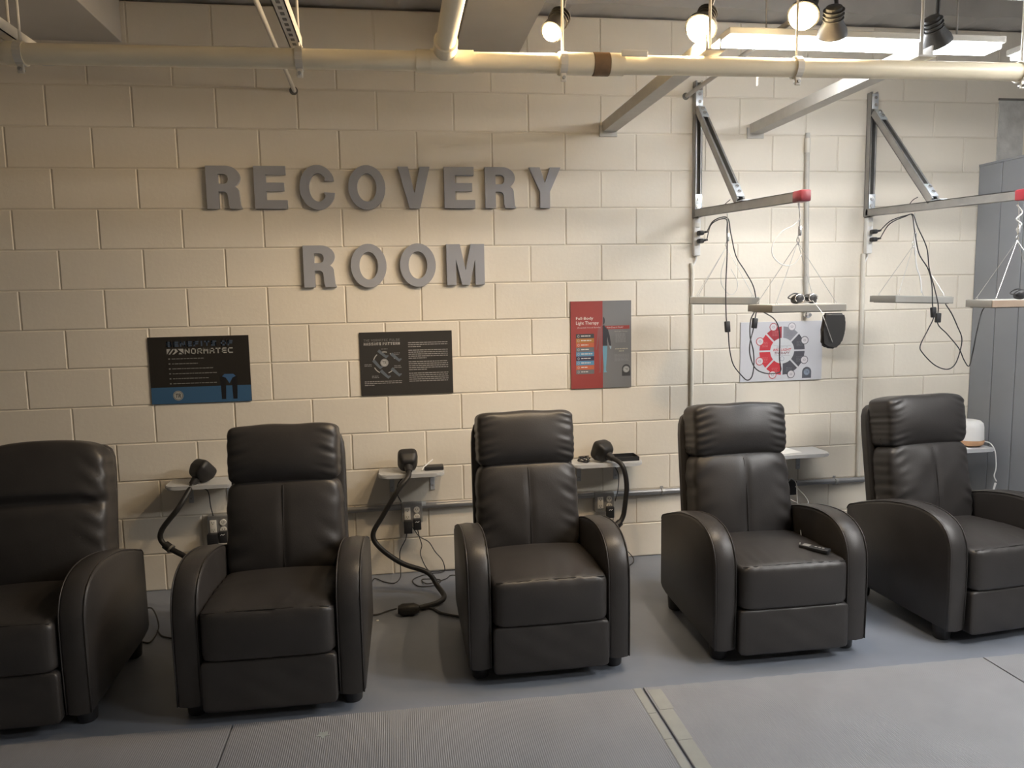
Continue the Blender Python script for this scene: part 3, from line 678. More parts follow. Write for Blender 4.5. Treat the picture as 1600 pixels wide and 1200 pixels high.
# ------------------------------------------------------------------ shelves
SH_T = 0.020
def shelf(label, x0, x1, d, z, r=0.05, brackets=()):
    t = thing('wall_shelf', label, 'shelf', ((x0+x1)/2, 0, z-0.13), 0, 'grey wall shelves')
    pts = [(x0, -0.001), (x1, -0.001)] + arc(x1-r, -d+r, r, r, 0, -90, 8) + arc(x0+r, -d+r, r, r, -90, -180, 8)
    bm = bmesh.new(); prism(bm, pts, z-SH_T, z, 'xy')
    es = [e for e in bm.edges if abs(e.verts[0].co.z-e.verts[1].co.z) < 1e-6]
    bmesh.ops.bevel(bm, geom=es, offset=0.004, segments=2, affect='EDGES')
    wp('board', bm, M['shelf'], t, True, 40)
    for bx in brackets:
        bm = B((0.026, 0.005, 0.115), (bx, -0.0035, z-SH_T-0.0575), bev=0.001, seg=1); box(bm, (0.026, d*0.75, 0.005), (bx, -d*0.375-0.001, z-SH_T-0.003))
        wp('bracket', bm, M['shelf'], t, False)
        wp('screw', C((bx, -0.006, z-SH_T-0.09), (bx, -0.0085, z-SH_T-0.09), 0.005, seg=10), M['galv'], t)
    return t
SZ = 0.612
shelf('grey wall shelf left of the second recliner, half in shadow', 0.272, 0.64, 0.185, SZ, 0.05, (0.36, 0.56))
shelf('grey wall shelf holding a hose plug and a small flat dark device', 1.362, 1.716, 0.185, SZ, 0.045, (1.43, 1.655))
shelf('grey wall shelf holding a black tray, between third and fourth recliners', 2.42, 2.835, 0.185, SZ, 0.05, (2.50, 2.72))
shelf('grey wall shelf with one white sheet, right of the fourth recliner', 3.50, 3.955, 0.215, SZ, 0.05, (3.60, 3.86))
shelf('grey wall shelf carrying the white diffuser, behind the last recliner', 4.50, 4.93, 0.31, SZ, 0.02, (4.6, 4.8))
# things on the shelves
t = thing('small_device', 'flat dark device with a white cable on the middle shelf', 'device', (1.66, -0.09, SZ))
wp('body', B((0.105, 0.075, 0.020), (1.662, -0.085, SZ+0.0105), bev=0.004), M['dark'], t)
wp('white_cable', T([onY(676, 718, -0.06), (1.61, -0.10, SZ+0.02), (1.595, -0.13, SZ+0.006)], 0.004, 8, 4), M['cablewhite'], t)
t = thing('black_tray', 'open black tray at the right end of the third shelf', 'tray', (2.745, -0.085, SZ))
bm = bmesh.new()
box(bm, (0.15, 0.11, 0.004), (2.745, -0.085, SZ+0.0025))
for sx, sy, a, b in ((-1, 0, 0.004, 0.11), (1, 0, 0.004, 0.11), (0, -1, 0.15, 0.004), (0, 1, 0.15, 0.004)): box(bm, (a, b, 0.022), (2.745+sx*0.073, -0.085+sy*0.053, SZ+0.0115))
wp('tray_body', bm, M['dark'], t, False)
t = thing('earphone_bundle', 'tangle of thin black earphone cable on the third shelf', 'earphones', (2.505, -0.11, SZ))
rnd = random.Random(5)
pts = [(2.505+rnd.uniform(-.034, .034), -0.115+rnd.uniform(-.03, .03), SZ+rnd.uniform(.004, .035)) for _ in range(22)]
wp('cable', T(pts, 0.0026, 6, 5), M['cable'], t)
for q in (pts[0], pts[-1]): wp('earbud', lathe(bmesh.new(), [(0.002, 0), (0.007, 0.003), (0.008, 0.009), (0.004, 0.014)], (q[0], q[1], SZ+0.002), 12), M['dark'], t)
def sheet(label, c, wd, ht, rz):
    t = thing('paper_sheet', label, 'paper', (c[0], c[1], c[2]), rz)
    bm = bmesh.new(); bmesh.ops.create_grid(bm, x_segments=6, y_segments=6, size=0.5)
    for v in bm.verts: v.co = (v.co.x*wd, v.co.y*ht, 0.0012+0.004*max(0, v.co.x+0.1)**2)
    r_ = bmesh.ops.extrude_face_region(bm, geom=bm.faces[:])
    for v in [g for g in r_['geom'] if isinstance(g, bmesh.types.BMVert)]: v.co.z -= 0.0006
    obj('sheet', bm, M['paper'], t, False); return t
sheet('white paper sheet on the shelf right of the fourth recliner', (3.66, -0.10, SZ), 0.26, 0.15, 0.12)
sheet('white paper sheet under the diffuser on the last shelf', (4.69, -0.21, SZ), 0.20, 0.17, -0.1)
dx, dy = 4.838, -0.20
t = thing('aroma_diffuser', 'white domed diffuser with a wooden foot on the last shelf', 'diffuser', (dx, dy, SZ))
wp('wooden_base', lathe(bmesh.new(), [(0.060, 0), (0.078, 0.008), (0.084, 0.026), (0.083, 0.034), (0.078, 0.036)], (dx, dy, SZ+0.0045), 40), M['wood'], t)
wp('cover', lathe(bmesh.new(), [(0.081, 0.0), (0.082, 0.006), (0.079, 0.075), (0.074, 0.098), (0.060, 0.112), (0.035, 0.117), (0.010, 0.117)], (dx, dy, SZ+0.0405), 40), M['white'], t)
wp('power_cable', T([(dx+0.07, dy-0.03, SZ+0.03), (4.945, -0.25, SZ+0.015), (4.952, -0.28, SZ-0.03), (4.955, -0.29, SZ-0.12), (4.945, -0.29, SZ-0.17), (4.962, -0.29, SZ-0.205)], 0.0035, 8, 6), M['cablewhite'], t)
wp('cable_end', T([(4.958, -0.29, SZ-0.213), (4.950, -0.29, SZ-0.24), (4.938, -0.29, SZ-0.285)], 0.0058, 8, 3), M['cablewhite'], t)
# ------------------------------------------------------------------ compression hoses with plug heads
def plug_head(t, name, c, axis, s=1.0):
    """chunky tapered plug: rounded block with a nose the hose leaves from"""
    def fn(a, b, c_, v):
        k_ = 1-0.28*max(0, -b)-0.05*max(0, b); v = v.copy(); v.x *= k_; v.z *= k_; return v
    q = Vector(axis).to_track_quat('-Y', 'Z').to_matrix().to_4x4()
    o = wp(name, pillow(bmesh.new(), (0.108*s, 0.10*s, 0.112*s), 5, 12, fn, Matrix.Translation(c) @ q), M['rubber'], t)
    return o
def hose(label, head, axis, pts, r=0.0135, collar=None):
    t = thing('compression_hose', label, 'hose', (head[0], head[1], head[2]-0.05), 0, 'thick black compression hoses'); HO.append(t)
    plug_head(t, 'plug_head', head, axis)
    h = Vector(head); a = Vector(axis).normalized()
    wp('strain_relief', C(h+a*0.035, h+a*0.085, 0.026, 0.017, 18), M['rubber'], t)
    wp('tube', T([h+a*0.06]+[Vector(p) for p in pts], r, 12, 8), M['rubber'], t)
    return t
HH = SZ+0.060
t = hose('black hose with plug head left of the second recliner', (0.452, -0.115, HH), (-0.55, -0.6, -0.75), [onY(280, 792, -0.24), onY(252, 830, -0.26), onY(257, 851, -0.27), onY(290, 870, -0.33), onY(330, 895, -0.42), Vector((0.66, -0.52, 0.06)), Vector((0.75, -0.60, 0.017)), Vector((0.85, -0.62, 0.017))])
q = onY(258, 851, -0.27); q2 = onY(266, 857, -0.28)
wp('collar', C(q, q2, 0.021, 0.021, 18), M['rubber'], t); wp('collar_ring', C(q2, q2+(q2-q)*0.3, 0.023, 0.023, 18), M['galvdark'], t)
t = hose('long black hose with plug head looping down to the floor between second and third recliners', (1.520, -0.115, HH+0.002), (0.05, -0.85, -0.55),
     [onY(638, 745, -0.22), onY(622, 766, -0.26), onY(598, 806, -0.27), onY(583, 835, -0.28), onY(594, 856, -0.29), onY(628, 880, -0.30), (1.600, -0.33, 0.115), onZ(684, 916, 0.05), onZ(694, 932, 0.028), onZ(683, 942, 0.018), onZ(655, 950, 0.018)])
e0 = onZ(655, 951, 0.03); e1 = onZ(622, 953, 0.03)
wp('floor_plug', T([e0, e0*0.75+e1*0.25, e0*0.5+e1*0.5, e0*0.2+e1*0.8, e1], [0.018, 0.03, 0.0295, 0.0295, 0.02], 14, 0), M['rubber'], t)
wp('plug_grip', B((0.035, 0.05, 0.03), e0*0.55+e1*0.45+Vector((0, 0, 0.004)), bev=0.006), M['dark'], t)
t = hose('black hose with plug head dropping behind the third recliner\'s right arm', (2.612, -0.118, HH), (0.45, -0.75, -0.35), [onY(972, 727, -0.25), onY(979, 755, -0.27), onY(977, 785, -0.28), onY(973, 808, -0.28), onY(962, 822, -0.30), onY(935, 836, -0.36), Vector((2.50, -0.42, 0.16)), Vector((2.44, -0.48, 0.04)), Vector((2.36, -0.55, 0.017)), Vector((2.25, -0.58, 0.017))])
q = onY(969, 816, -0.29); q2 = onY(963, 822, -0.30)
wp('collar', C(q, q2, 0.020, 0.020, 16), M['rubber'], t)
# thin cords
def cord(par, pts, r=0.003, m='cable', sm=8):
    return wp('cord', T(pts, r, 7, sm), M[m], par)
y = -0.06
cord(HO[0], [onY(313, 761, -0.13), onY(325, 768, -0.12), onY(329, 790, -0.08), onY(333, 806, -0.06)], 0.0028)
cord(HO[1], [onY(634, 742, -0.12), onY(622, 756, -0.12), onY(621, 772, -0.08), onY(627, 784, -0.05)], 0.0028)
cord(HO[2], [onY(957, 724, -0.14), onY(966, 740, -0.12), onY(966, 762, -0.10), onY(961, 783, -0.06)], 0.0028)
cord(AD[2], [onY(637, 824, -0.07), onY(634, 842, -0.07), onY(625, 862, -0.06), onY(626, 890, -0.05), onZ(625, 903, 0.006), onZ(616, 911, 0.005), onZ(600, 909, 0.005), onZ(585, 904, 0.005), onZ(578, 918, 0.005), onZ(572, 928, 0.005), onZ(555, 940, 0.005)], 0.0028)
cord(AD[3], [onY(651, 820, -0.07), onY(655, 838, -0.06), onY(659, 852, -0.05), onY(657, 866, -0.05), onY(666, 887, -0.05), onZ(675, 893, 0.005), onZ(695, 891, 0.005), onZ(716, 890, 0.005)], 0.0028)
cord(AD[2], [onY(645, 824, -0.07), onY(655, 838, -0.075), onY(670, 847, -0.06), onY(680, 862, -0.05), onY(691, 875, -0.05), onY(695, 889, -0.04), onZ(690, 894, 0.006), onZ(667, 897, 0.004), onZ(645, 906, 0.004), onZ(655, 916, 0.004), onZ(680, 914, 0.004), onZ(688, 906, 0.004), onZ(660, 905, 0.004), onZ(668, 912, 0.008), onZ(695, 905, 0.004), onZ(704, 899, 0.004), onZ(716, 899, 0.004)], 0.0028)
cord(HO[1], [onZ(620, 951, 0.016), onZ(605, 955, 0.006), onZ(590, 960, 0.005), onZ(573, 961, 0.005), onZ(555, 962, 0.005)], 0.004)
cord(HO[1], [onZ(660, 949, 0.008), onZ(676, 951, 0.008), onZ(690, 958, 0.008), onZ(720, 964, 0.008), onZ(745, 968, 0.008)], 0.0065)
cord(AD[4], [onY(953, 801, -0.075), onY(951, 810, -0.08), onY(948, 818, -0.09), onY(946, 840, -0.10)], 0.0026)
cord(AD[4], [onY(957, 801, -0.075), onY(958, 812, -0.08), onY(955, 822, -0.09), onY(953, 845, -0.10)], 0.0026)
cord(AD[4], [onZ(975, 856, 0.10), onZ(985, 866, 0.03), onZ(990, 873, 0.006), onZ(989, 879, 0.004), onZ(980, 886, 0.004)], 0.0026)
cord(AD[0], [onZ(228, 950, 0.004), onZ(238, 951, 0.03), onZ(246, 968, 0.03), onZ(247, 985, 0.004), onZ(235, 1003, 0.004), onZ(222, 1003, 0.004)], 0.0035)
cord(AD[1], [onZ(246, 985, 0.010), onZ(252, 993, 0.004), onZ(262, 996, 0.004), onZ(275, 998, 0.004)], 0.0035)
# remote on the fourth seat
RM = onZ(1273, 856, 0.452)
t = thing('remote_control', 'black wired remote lying on the fourth recliner\'s seat', 'remote', (RM.x, RM.y, 0.440), math.radians(-52))
rm = B((0.125, 0.046, 0.016), (0, 0, 0.0095), bev=0.005); obj('body', rm, M['dark'], t, True, 40)
obj('display', B((0.03, 0.030, 0.001), (-0.035, 0, 0.0178)), M['galv'], t)
for k_ in range(3): obj('button', C((0.005+k_*0.016, 0, 0.0168), (0.005+k_*0.016, 0, 0.0192), 0.0055, seg=12), M['wire'], t)
cord(t, [(RM.x-0.042, RM.y+0.05, 0.455), onY(1252, 842, -1.06), onY(1251, 826, -0.97), onY(1254, 812, -0.8), onY(1247, 792, -0.4), onY(1245, 772, -0.2), onY(1244, 755, -0.10), onY(1237, 748, -0.09), onY(1232, 752, -0.08)], 0.0028, 'wire')
cord(AD[5], [onY(1243, 760, -0.09), onY(1257, 774, -0.10), onY(1263, 785, -0.12), onY(1255, 790, -0.14), onY(1244, 785, -0.14), onY(1232, 779, -0.12)], 0.003, 'cablewhite')
# ------------------------------------------------------------------ overhead strut brackets
def strut(bm_o, bm_i, p0, p1, side, w_=0.041):
    """slotted C-channel: three outer walls plus dark inside; 'side' is the open face"""
    p0, p1 = Vector(p0), Vector(p1); d = (p1-p0).normalized(); s = Vector(side); s = (s-d*s.dot(d)).normalized(); u = d.cross(s)
    L = (p1-p0).length; R = Matrix((u, s, d)).transposed(); c = (p0+p1)/2; h = w_/2; th = 0.0035
    for sx in (-1, 1):
        box(bm_o, (th, w_, L), c+u*(sx*(h-th/2)), R)
        box(bm_o, (0.0095, th, L), c+u*(sx*(h-0.0045))+s*(h-th/2), R)
    box(bm_o, (w_, th, L), c-s*(h-th/2), R)
    box(bm_i, (w_-2*th-0.001, 0.002, L-0.004), c-s*(h-th-0.002), R)
def bracket(label, X, ztop, zw, zt, cap='redcap'):
    t = thing('strut_bracket', label, 'bracket', (X, 0, 1.98), 0, 'overhead strut brackets')
    a, b = bmesh.new(), bmesh.new(); strut(a, b, (X, -0.022, 1.975), (X, -0.022, ztop), (0, -1, 0))
    po = wp('wall_post', a, M['galv'], t, False); bmesh.ops.translate(b, verts=b.verts[:], vec=-Vector(t.location)); obj('channel_inside', b, M['galvdark'], po)
    a, b = bmesh.new(), bmesh.new(); A0, A1 = Vector((X, -0.02, zw)), Vector((X, -1.19, zt)); strut(a, b, A0, A1, (0, 0, -1))
    ar = wp('arm', a, M['galv'], t, False); bmesh.ops.translate(b, verts=b.verts[:], vec=-Vector(t.location)); obj('channel_inside', b, M['galvdark'], ar)
    a, b = bmesh.new(), bmesh.new(); B0, B1 = Vector((X, -0.055, 2.56)), Vector((X, -0.575, 1.998)); strut(a, b, B0, B1, (0, -0.6, 0.5))
    br = wp('brace', a, M['galv'], t, False); bmesh.ops.translate(b, verts=b.verts[:], vec=-Vector(t.location)); obj('channel_inside', b, M['galvdark'], br)
    dd = (A1-A0).normalized()
    wp('end_cap', B((0.047, 0.075, 0.048), A1-dd*0.02, bev=0.006), M[cap], t)
    pl = wp('angle_plate', B((0.040, 0.005, 0.092), (X, -0.047, 2.056), bev=0.001), M['zinc'], t)
    for zz in (2.034, 2.076):
        bm = C((X, -0.0495, zz), (X, -0.057, zz), 0.011, seg=6); cyl(bm, (X, -0.0495, zz), (X, -0.051, zz), 0.014, seg=14)
        bmesh.ops.translate(bm, verts=bm.verts[:], vec=-Vector(t.location)); obj('bolt', bm, M['chrome'], pl)
    pl2 = wp('angle_plate', B((0.040, 0.005, 0.085), (X, -0.047, 2.625), bev=0.001), M['zinc'], t)
    for zz in (2.605, 2.645):
        bm = C((X, -0.0495, zz), (X, -0.056, zz), 0.009, seg=6); bmesh.ops.translate(bm, verts=bm.verts[:], vec=-Vector(t.location)); obj('bolt', bm, M['chrome'], pl2)
    bd = (B1-B0).normalized(); nrm = Vector((0, bd.z, -bd.y)); nrm = nrm if nrm.z > 0 else -nrm
    R = Matrix((Vector((1, 0, 0)), nrm, bd)).transposed()
    for q in (B0+bd*0.05, B1-bd*0.06):
        pq = wp('hinge_plate', B((0.040, 0.005, 0.095), q+nrm*0.0235, R, bev=0.001), M['zinc'], t)
        for e in (-0.02, 0.02):
            c = q+bd*e; bm = C(c+nrm*0.026, c+nrm*0.034, 0.010, seg=6); bmesh.ops.translate(bm, verts=bm.verts[:], vec=-Vector(t.location)); obj('bolt', bm, M['chrome'], pq)
    wp('foot_plate', B((0.040, 0.10, 0.005), (X, -0.60, zw-(zw-zt)*0.5+0.024), bev=0.001), M['zinc'], t)
    return t
bracket('galvanised strut bracket with dark red arm cap above the fourth recliner', 3.197, 2.72, 1.998, 1.947)
bracket('galvanised strut bracket with bright red arm cap above the last recliner', 4.260, 2.68, 1.998, 1.955, 'redcap2')
def strip(label, X):
    t = thing('power_strip', label, 'power strip', (X, 0, 1.76), 0, 'short power strips')
    wp('housing', B((0.038, 0.036, 0.21), (X, -0.0195, 1.865), bev=0.006), M['white'], t)
    wp('tail', T([(X, -0.012, 1.765), (X+0.004, -0.013, 1.745), (X-0.012, -0.012, 1.71), (X-0.02, -0.012, 1.685)], 0.0045, 8, 5), M['cablewhite'], t)
    for zz in (1.83, 1.88, 1.93): wp('socket', B((0.024, 0.003, 0.026), (X, -0.0385, zz), bev=0.001), M['ivory'], t)
strip('white power strip below the left strut bracket', 3.197)
strip('white power strip below the right strut bracket', 4.262)
def plug(label, X, z, side=1):
    t = thing('power_plug', label, 'plug', (X, -0.04, z), 0, 'black plugs in the power strips')
    wp('body', pillow(bmesh.new(), (0.034, 0.045, 0.026), 4, 8, None, Matrix.Translation((X+0.006, -0.0635, z))), M['dark'], t)
    wp('strain_relief', C((X+0.012, -0.065, z+0.002), (X+0.045, -0.075, z+0.006), 0.008, 0.005, 10), M['dark'], t)
for X, nm in ((3.197, 'left'), (4.262, 'right')):
    plug('upper black plug in the %s power strip' % nm, X, 1.885); plug('lower black plug in the %s power strip' % nm, X, 1.840)
# ------------------------------------------------------------------ hanging light panels
def panel(label, c, L, Wd, rz, tilt, hang, front, th=0.036, tilty=0.0):
    t = thing('hanging_light_panel', label, 'light panel', c, 0, 'light panels hung from the brackets')
    R = Matrix.Rotation(rz, 3, 'Z') @ Matrix.Rotation(tilt, 3, 'Y') @ Matrix.Rotation(tilty, 3, 'X'); c = Vector(c)
    wp('housing', B((L, Wd, th), c, R, bev=0.002), M['panelgrey'], t, True, 30)
    wp('front_panel', B((L-0.004, 0.003, th-0.002), c+R@Vector((0, -Wd/2-0.001, 0)), R, bev=0.001, seg=1), M[front], t, False)
    wp('back_plate', B((L-0.012, Wd-0.012, 0.002), c+R@Vector((0, 0, th/2+0.0008)), R), M['panellight'], t, False)
    le = wp('lens_plate', B((L-0.03, Wd-0.03, 0.003), c+R@Vector((0, 0, -th/2-0.001)), R), M['galvdark'], t, False)
    h = Vector(hang); hub = c+Vector((0, 0, min(0.17, (h.z-c.z)*0.6))); hub.x = c.x*0.35+h.x*0.65; hub.y = c.y*0.35+h.y*0.65; hub.z = c.z+(h.z-c.z)*0.62
    for sx in (-1, 1):
        for sy in (-1, 1):
            k_ = c+R@Vector((sx*(L/2-0.035), sy*(Wd/2-0.03), th/2+0.012))
            wp('suspension_wire', T([hub, k_], 0.0013, 6), M['wire'], t)
            wp('eyelet', T([k_+Vector((0.005*math.cos(a), 0, 0.006*math.sin(a)-0.006)) for a in [i*math.pi/5 for i in range(11)]], 0.0012, 5), M['wire'], t)
    wp('hook', T([hub+Vector((0, 0, -0.01)), hub+Vector((0.006, 0, 0.008)), hub+Vector((0, 0, 0.022)), hub+Vector((-0.006, 0, 0.008)), hub], 0.002, 6, 4), M['chrome'], t)
    mid = (hub+h)/2
    wp('hanger_rope', T([hub+Vector((0, 0, 0.02)), mid+Vector((0.006, 0, 0)), h], 0.0022, 6, 4), M['wire'], t)
    wp('ratchet', B((0.014, 0.010, 0.042), hub*0.72+h*0.28+Vector((0.004, -0.006, 0)), bev=0.003), M['chrome'], t)
    return t, hub
pA, hubA = panel('grey panel hanging under the middle of the left bracket arm', (3.185, -0.44, 1.508), 0.345, 0.21, math.radians(-26), math.radians(1.2), (3.197, -0.43, 1.955), 'panelgrey', 0.034)
pB, hubB = panel('grey-brown panel hanging from the red end of the left bracket arm', (3.220, -1.10, 1.478), 0.335, 0.24, math.radians(-2), 0.0, (3.197, -1.15, 1.93), 'panelgrey', 0.030)
pC, hubC = panel('grey panel hanging under the middle of the right bracket arm', (4.235, -0.46, 1.492), 0.325, 0.24, math.radians(-3), math.radians(2.2), (4.26, -0.43, 1.955), 'panelgrey', 0.034)
pD, hubD = panel('tan-fronted panel hanging at the right edge of the picture', (4.275, -1.13, 1.477), 0.33, 0.22, math.radians(-12), 0.0, (4.26, -1.13, 1.93), 'panelwood', 0.032)
# rope ends and loops
def rope(label, pts, r, m, sm=6):
    o = obj('loose_rope', T(pts, r, 6, sm), M[m], None, True); tag(o, label, 'rope', 'loose hanger ropes')
rope('white rope loop hanging from the red end of the left bracket arm', [onY(1247, 318, -1.15), onY(1250, 340, -1.15), onY(1240, 352, -1.15), onY(1222, 362, -1.15), onY(1208, 380, -1.15), onY(1207, 398, -1.15), onY(1218, 411, -1.15), onY(1232, 415, -1.15), onY(1243, 410, -1.15), onY(1252, 398, -1.15)], 0.0022, 'cablewhite')
rope('thin wire loop hanging at the middle of the left bracket arm', [onY(1134, 400, -0.44), onY(1127, 425, -0.44), onY(1128, 445, -0.44), onY(1140, 460, -0.44), onY(1150, 455, -0.44), onY(1152, 440, -0.44), onY(1142, 420, -0.44)], 0.0015, 'wire')
rope('white rope dangling by the panel under the right bracket arm', [onY(1428, 345, -0.45), onY(1430, 385, -0.46), onY(1432, 415, -0.46), onY(1438, 435, -0.46), onY(1440, 458, -0.46)], 0.0035, 'cablewhite')
rope('coiled white rope tail hanging from the bright red arm cap', [onY(1589, 320, -1.13), onY(1597, 332, -1.13), onY(1588, 342, -1.13), onY(1596, 350, -1.13), onY(1589, 358, -1.13), onY(1592, 366, -1.13)], 0.0035, 'cablewhite')
# panel power cords with in-line switches
def pcord(label, segs, sw):
    t = thing('switch_cord', label, 'cord', segs[0], 0, 'panel cords with in-line switches')
    wp('cable', T(segs, 0.0029, 8, 8), M['cable'], t)
    a, b = sw; a = Vector(a); b = Vector(b); d = (b-a)
    R = Matrix((Vector((1, 0, 0)), (-d.normalized()).cross(Vector((1, 0, 0))), -d.normalized())).transposed()
    wp('inline_switch', B((0.026, 0.020, d.length), (a+b)/2, Matrix.Rotation(-math.atan2(d.x, -d.z), 3, 'Y'), bev=0.004), M['dark'], t)
def L1(Y, *pp): return [onY(x, y_, Y) for x, y_ in pp]
pcord('black cord with switch hanging straight past the left end of the left panels', [Vector((3.235, -0.075, 1.843))] + L1(-0.35, (1112, 350), (1134, 342)) + L1(-0.56, (1136, 362), (1136, 400), (1134, 450), (1135, 500), (1138, 520), (1140, 545), (1146, 570), (1160, 588), (1168, 594), (1175, 588), (1178, 570), (1177, 548), (1172, 525), (1173, 500), (1180, 484)) + [Vector((3.30, -0.52, 1.487))], (onY(1136, 502, -0.56), onY(1137, 519, -0.56)))
pcord('black cord with switch curving past the front left panel', [Vector((3.235, -0.075, 1.89))] + L1(-0.38, (1115, 345), (1136, 340)) + L1(-0.6, (1142, 365), (1150, 400), (1165, 425), (1178, 450), (1182, 480), (1180, 497), (1177, 515)) + L1(-0.75, (1172, 535), (1172, 555), (1180, 575), (1195, 583), (1213, 583), (1220, 578), (1218, 560), (1218, 520), (1211, 500)) + [Vector((3.11, -1.02, 1.461))], (onY(1180, 497, -0.6), onY(1178, 513, -0.6)))
pcord('black cord with switch hanging left of its twin by the right panels', [Vector((4.30, -0.075, 1.843))] + L1(-0.35, (1390, 350), (1415, 338), (1425, 336)) + L1(-0.60, (1429, 360), (1436, 396), (1450, 420), (1456, 445), (1457, 475), (1459, 495), (1450, 515), (1438, 540), (1442, 552), (1460, 570), (1478, 577), (1490, 572), (1498, 556), (1503, 530), (1496, 510), (1487, 490), (1478, 476)) + [Vector((4.40, -0.52, 1.47))], (onY(1458, 480, -0.6), onY(1459, 496, -0.6)))
pcord('black cord with switch crossing to the tan panel at the right edge', [Vector((4.30, -0.075, 1.89))] + L1(-0.38, (1392, 345), (1418, 336), (1427, 336)) + L1(-0.65, (1434, 355), (1448, 387), (1452, 420), (1460, 450), (1466, 478), (1465, 505), (1480, 522), (1498, 544), (1506, 562), (1514, 572)) + L1(-0.9, (1520, 550), (1527, 515), (1537, 482)) + [Vector((4.20, -1.10, 1.46))], (onY(1466, 489, -0.65), onY(1465, 504, -0.65)))
# loose cable ties above arms
rope('thin dark cable stub curling above the left bracket arm', [onX(1128, 326, 3.19), onX(1134, 318, 3.19), onX(1141, 312, 3.19)], 0.002, 'cable')
rope('thin dark cable stub curling above the right bracket arm', [onX(1419, 322, 4.25), onX(1426, 313, 4.25), onX(1434, 308, 4.25)], 0.002, 'cable')
# ------------------------------------------------------------------ goggles and pouch on the panels
def goggles(label, c, rz, s=1.0, silver=False):
    t = thing('eye_goggles', label, 'goggles', c, rz, 'tanning goggles on the panels')
    for sx in (-1, 1):
        def fn(a, b, c_, v):
            v = v.copy(); v.z *= (1-0.25*abs(a)); v.y -= 0.006*(1-a*a); return v
        l_ = obj('lens_cup', pillow(bmesh.new(), (0.066*s, 0.034*s, 0.046*s), 2.8, 12, fn, Matrix.Translation((sx*0.040*s, 0, 0.0235*s)) @ Matrix.Rotation(sx*0.25, 4, 'Y')), M['dark'], t, True)
        if silver: obj('silver_rim', T([(sx*0.040*s+0.026*s*math.cos(a), -0.017*s, 0.026*s+0.017*s*math.sin(a)) for a in [i*math.pi/8 for i in range(17)]], 0.0025*s, 6), M['chrome'], t, True)
    obj('bridge', T([(-0.014*s, -0.012*s, 0.028*s), (0, -0.016*s, 0.034*s), (0.014*s, -0.012*s, 0.028*s)], 0.004*s, 8, 4), M['dark'], t, True)
    obj('strap', T([(-0.07*s, 0.0, 0.022*s), (-0.055*s, 0.04*s, 0.03*s), (0, 0.055*s, 0.048*s), (0.055*s, 0.04*s, 0.03*s), (0.07*s, 0.0, 0.022*s)], 0.003*s, 6, 6), M['dark'], t, True)
    return t
goggles('black goggles with silver rims lying on the left front panel', (3.235, -1.14, 1.495), 0.25, 0.95, True)
goggles('black goggles lying on the tan panel at the right edge', (4.268, -1.20, 1.4945), 0.05, 0.95)
t = thing('eye_mask_pouch', 'black padded pouch hanging by a string from the left front panel', 'pouch', onY(1300, 545, -1.235), 0)
pts = [onY(x, y_, -1.235) for x, y_ in ((1286, 489), (1284, 515), (1282, 538), (1290, 544), (1303, 545), (1314, 535), (1319, 518), (1320, 500), (1317, 489))]
bm = bmesh.new(); prism(bm, [(p.x, p.z) for p in pts][::-1], -1.250, -1.225)
bmesh.ops.bevel(bm, geom=bm.edges[:], offset=0.008, segments=3, affect='EDGES')
wp('padded_body', bm, M['rubber'], t, True, 60)
wp('string', T([Vector((3.16+0.03, -1.17, 1.497)), onY(1270, 470, -1.225), onY(1284, 488, -1.255), onY(1292, 510, -1.255), onY(1301, 535, -1.255)], 0.0016, 6), M['wire'], t)
# ------------------------------------------------------------------ ceiling work: pipe, branch, struts, joists, ducts
def pipe_pt(X): return Vector((X, -1.335-0.0235*(X-0.19), 2.40))
PR = 0.0345
t = thing('main_pipe', 'long cream pipe running across under the ceiling', 'pipe', pipe_pt(1.7))
wp('pipe_run', T([pipe_pt(-1.2), pipe_pt(2.0), pipe_pt(5.6)], PR, 24), M['pipe'], t)
px_ = lambda x: pipe_pt((lambda p: p.x)(onY(x, 95, -1.38)))
def sleeve(name, xa, xb, r, m='pipe'):
    return wp(name, C(px_(xa), px_(xb), r, r, 24), M[m], t)
sleeve('coupling', 2, 32, 0.040); sleeve('coupling', 650, 678, 0.040); sleeve('coupling', 713, 740, 0.040); sleeve('tee_body', 672, 716, 0.0425)
sleeve('coupling', 872, 925, 0.040); sleeve('brown_fitting', 926, 950, 0.042, 'brownfit'); sleeve('coupling', 951, 973, 0.040)
tagp = px_(985)+Vector((0, -0.045, 0.028))
wp('tag_plate', B((0.10, 0.008, 0.024), tagp, bev=0.0035), M['whitemetal'], t)
br0 = px_(695)
wp('branch_pipe', T([br0+Vector((0, 0, 0.02)), br0+Vector((0, -0.10, 0.045)), br0+Vector((0, -2.2, 0.07))], PR, 24), M['pipe'], t)
wp('branch_collar', C(br0+Vector((0, -0.02, 0.03)), br0+Vector((0, -0.09, 0.044)), 0.043, 0.043, 24), M['pipe'], t)
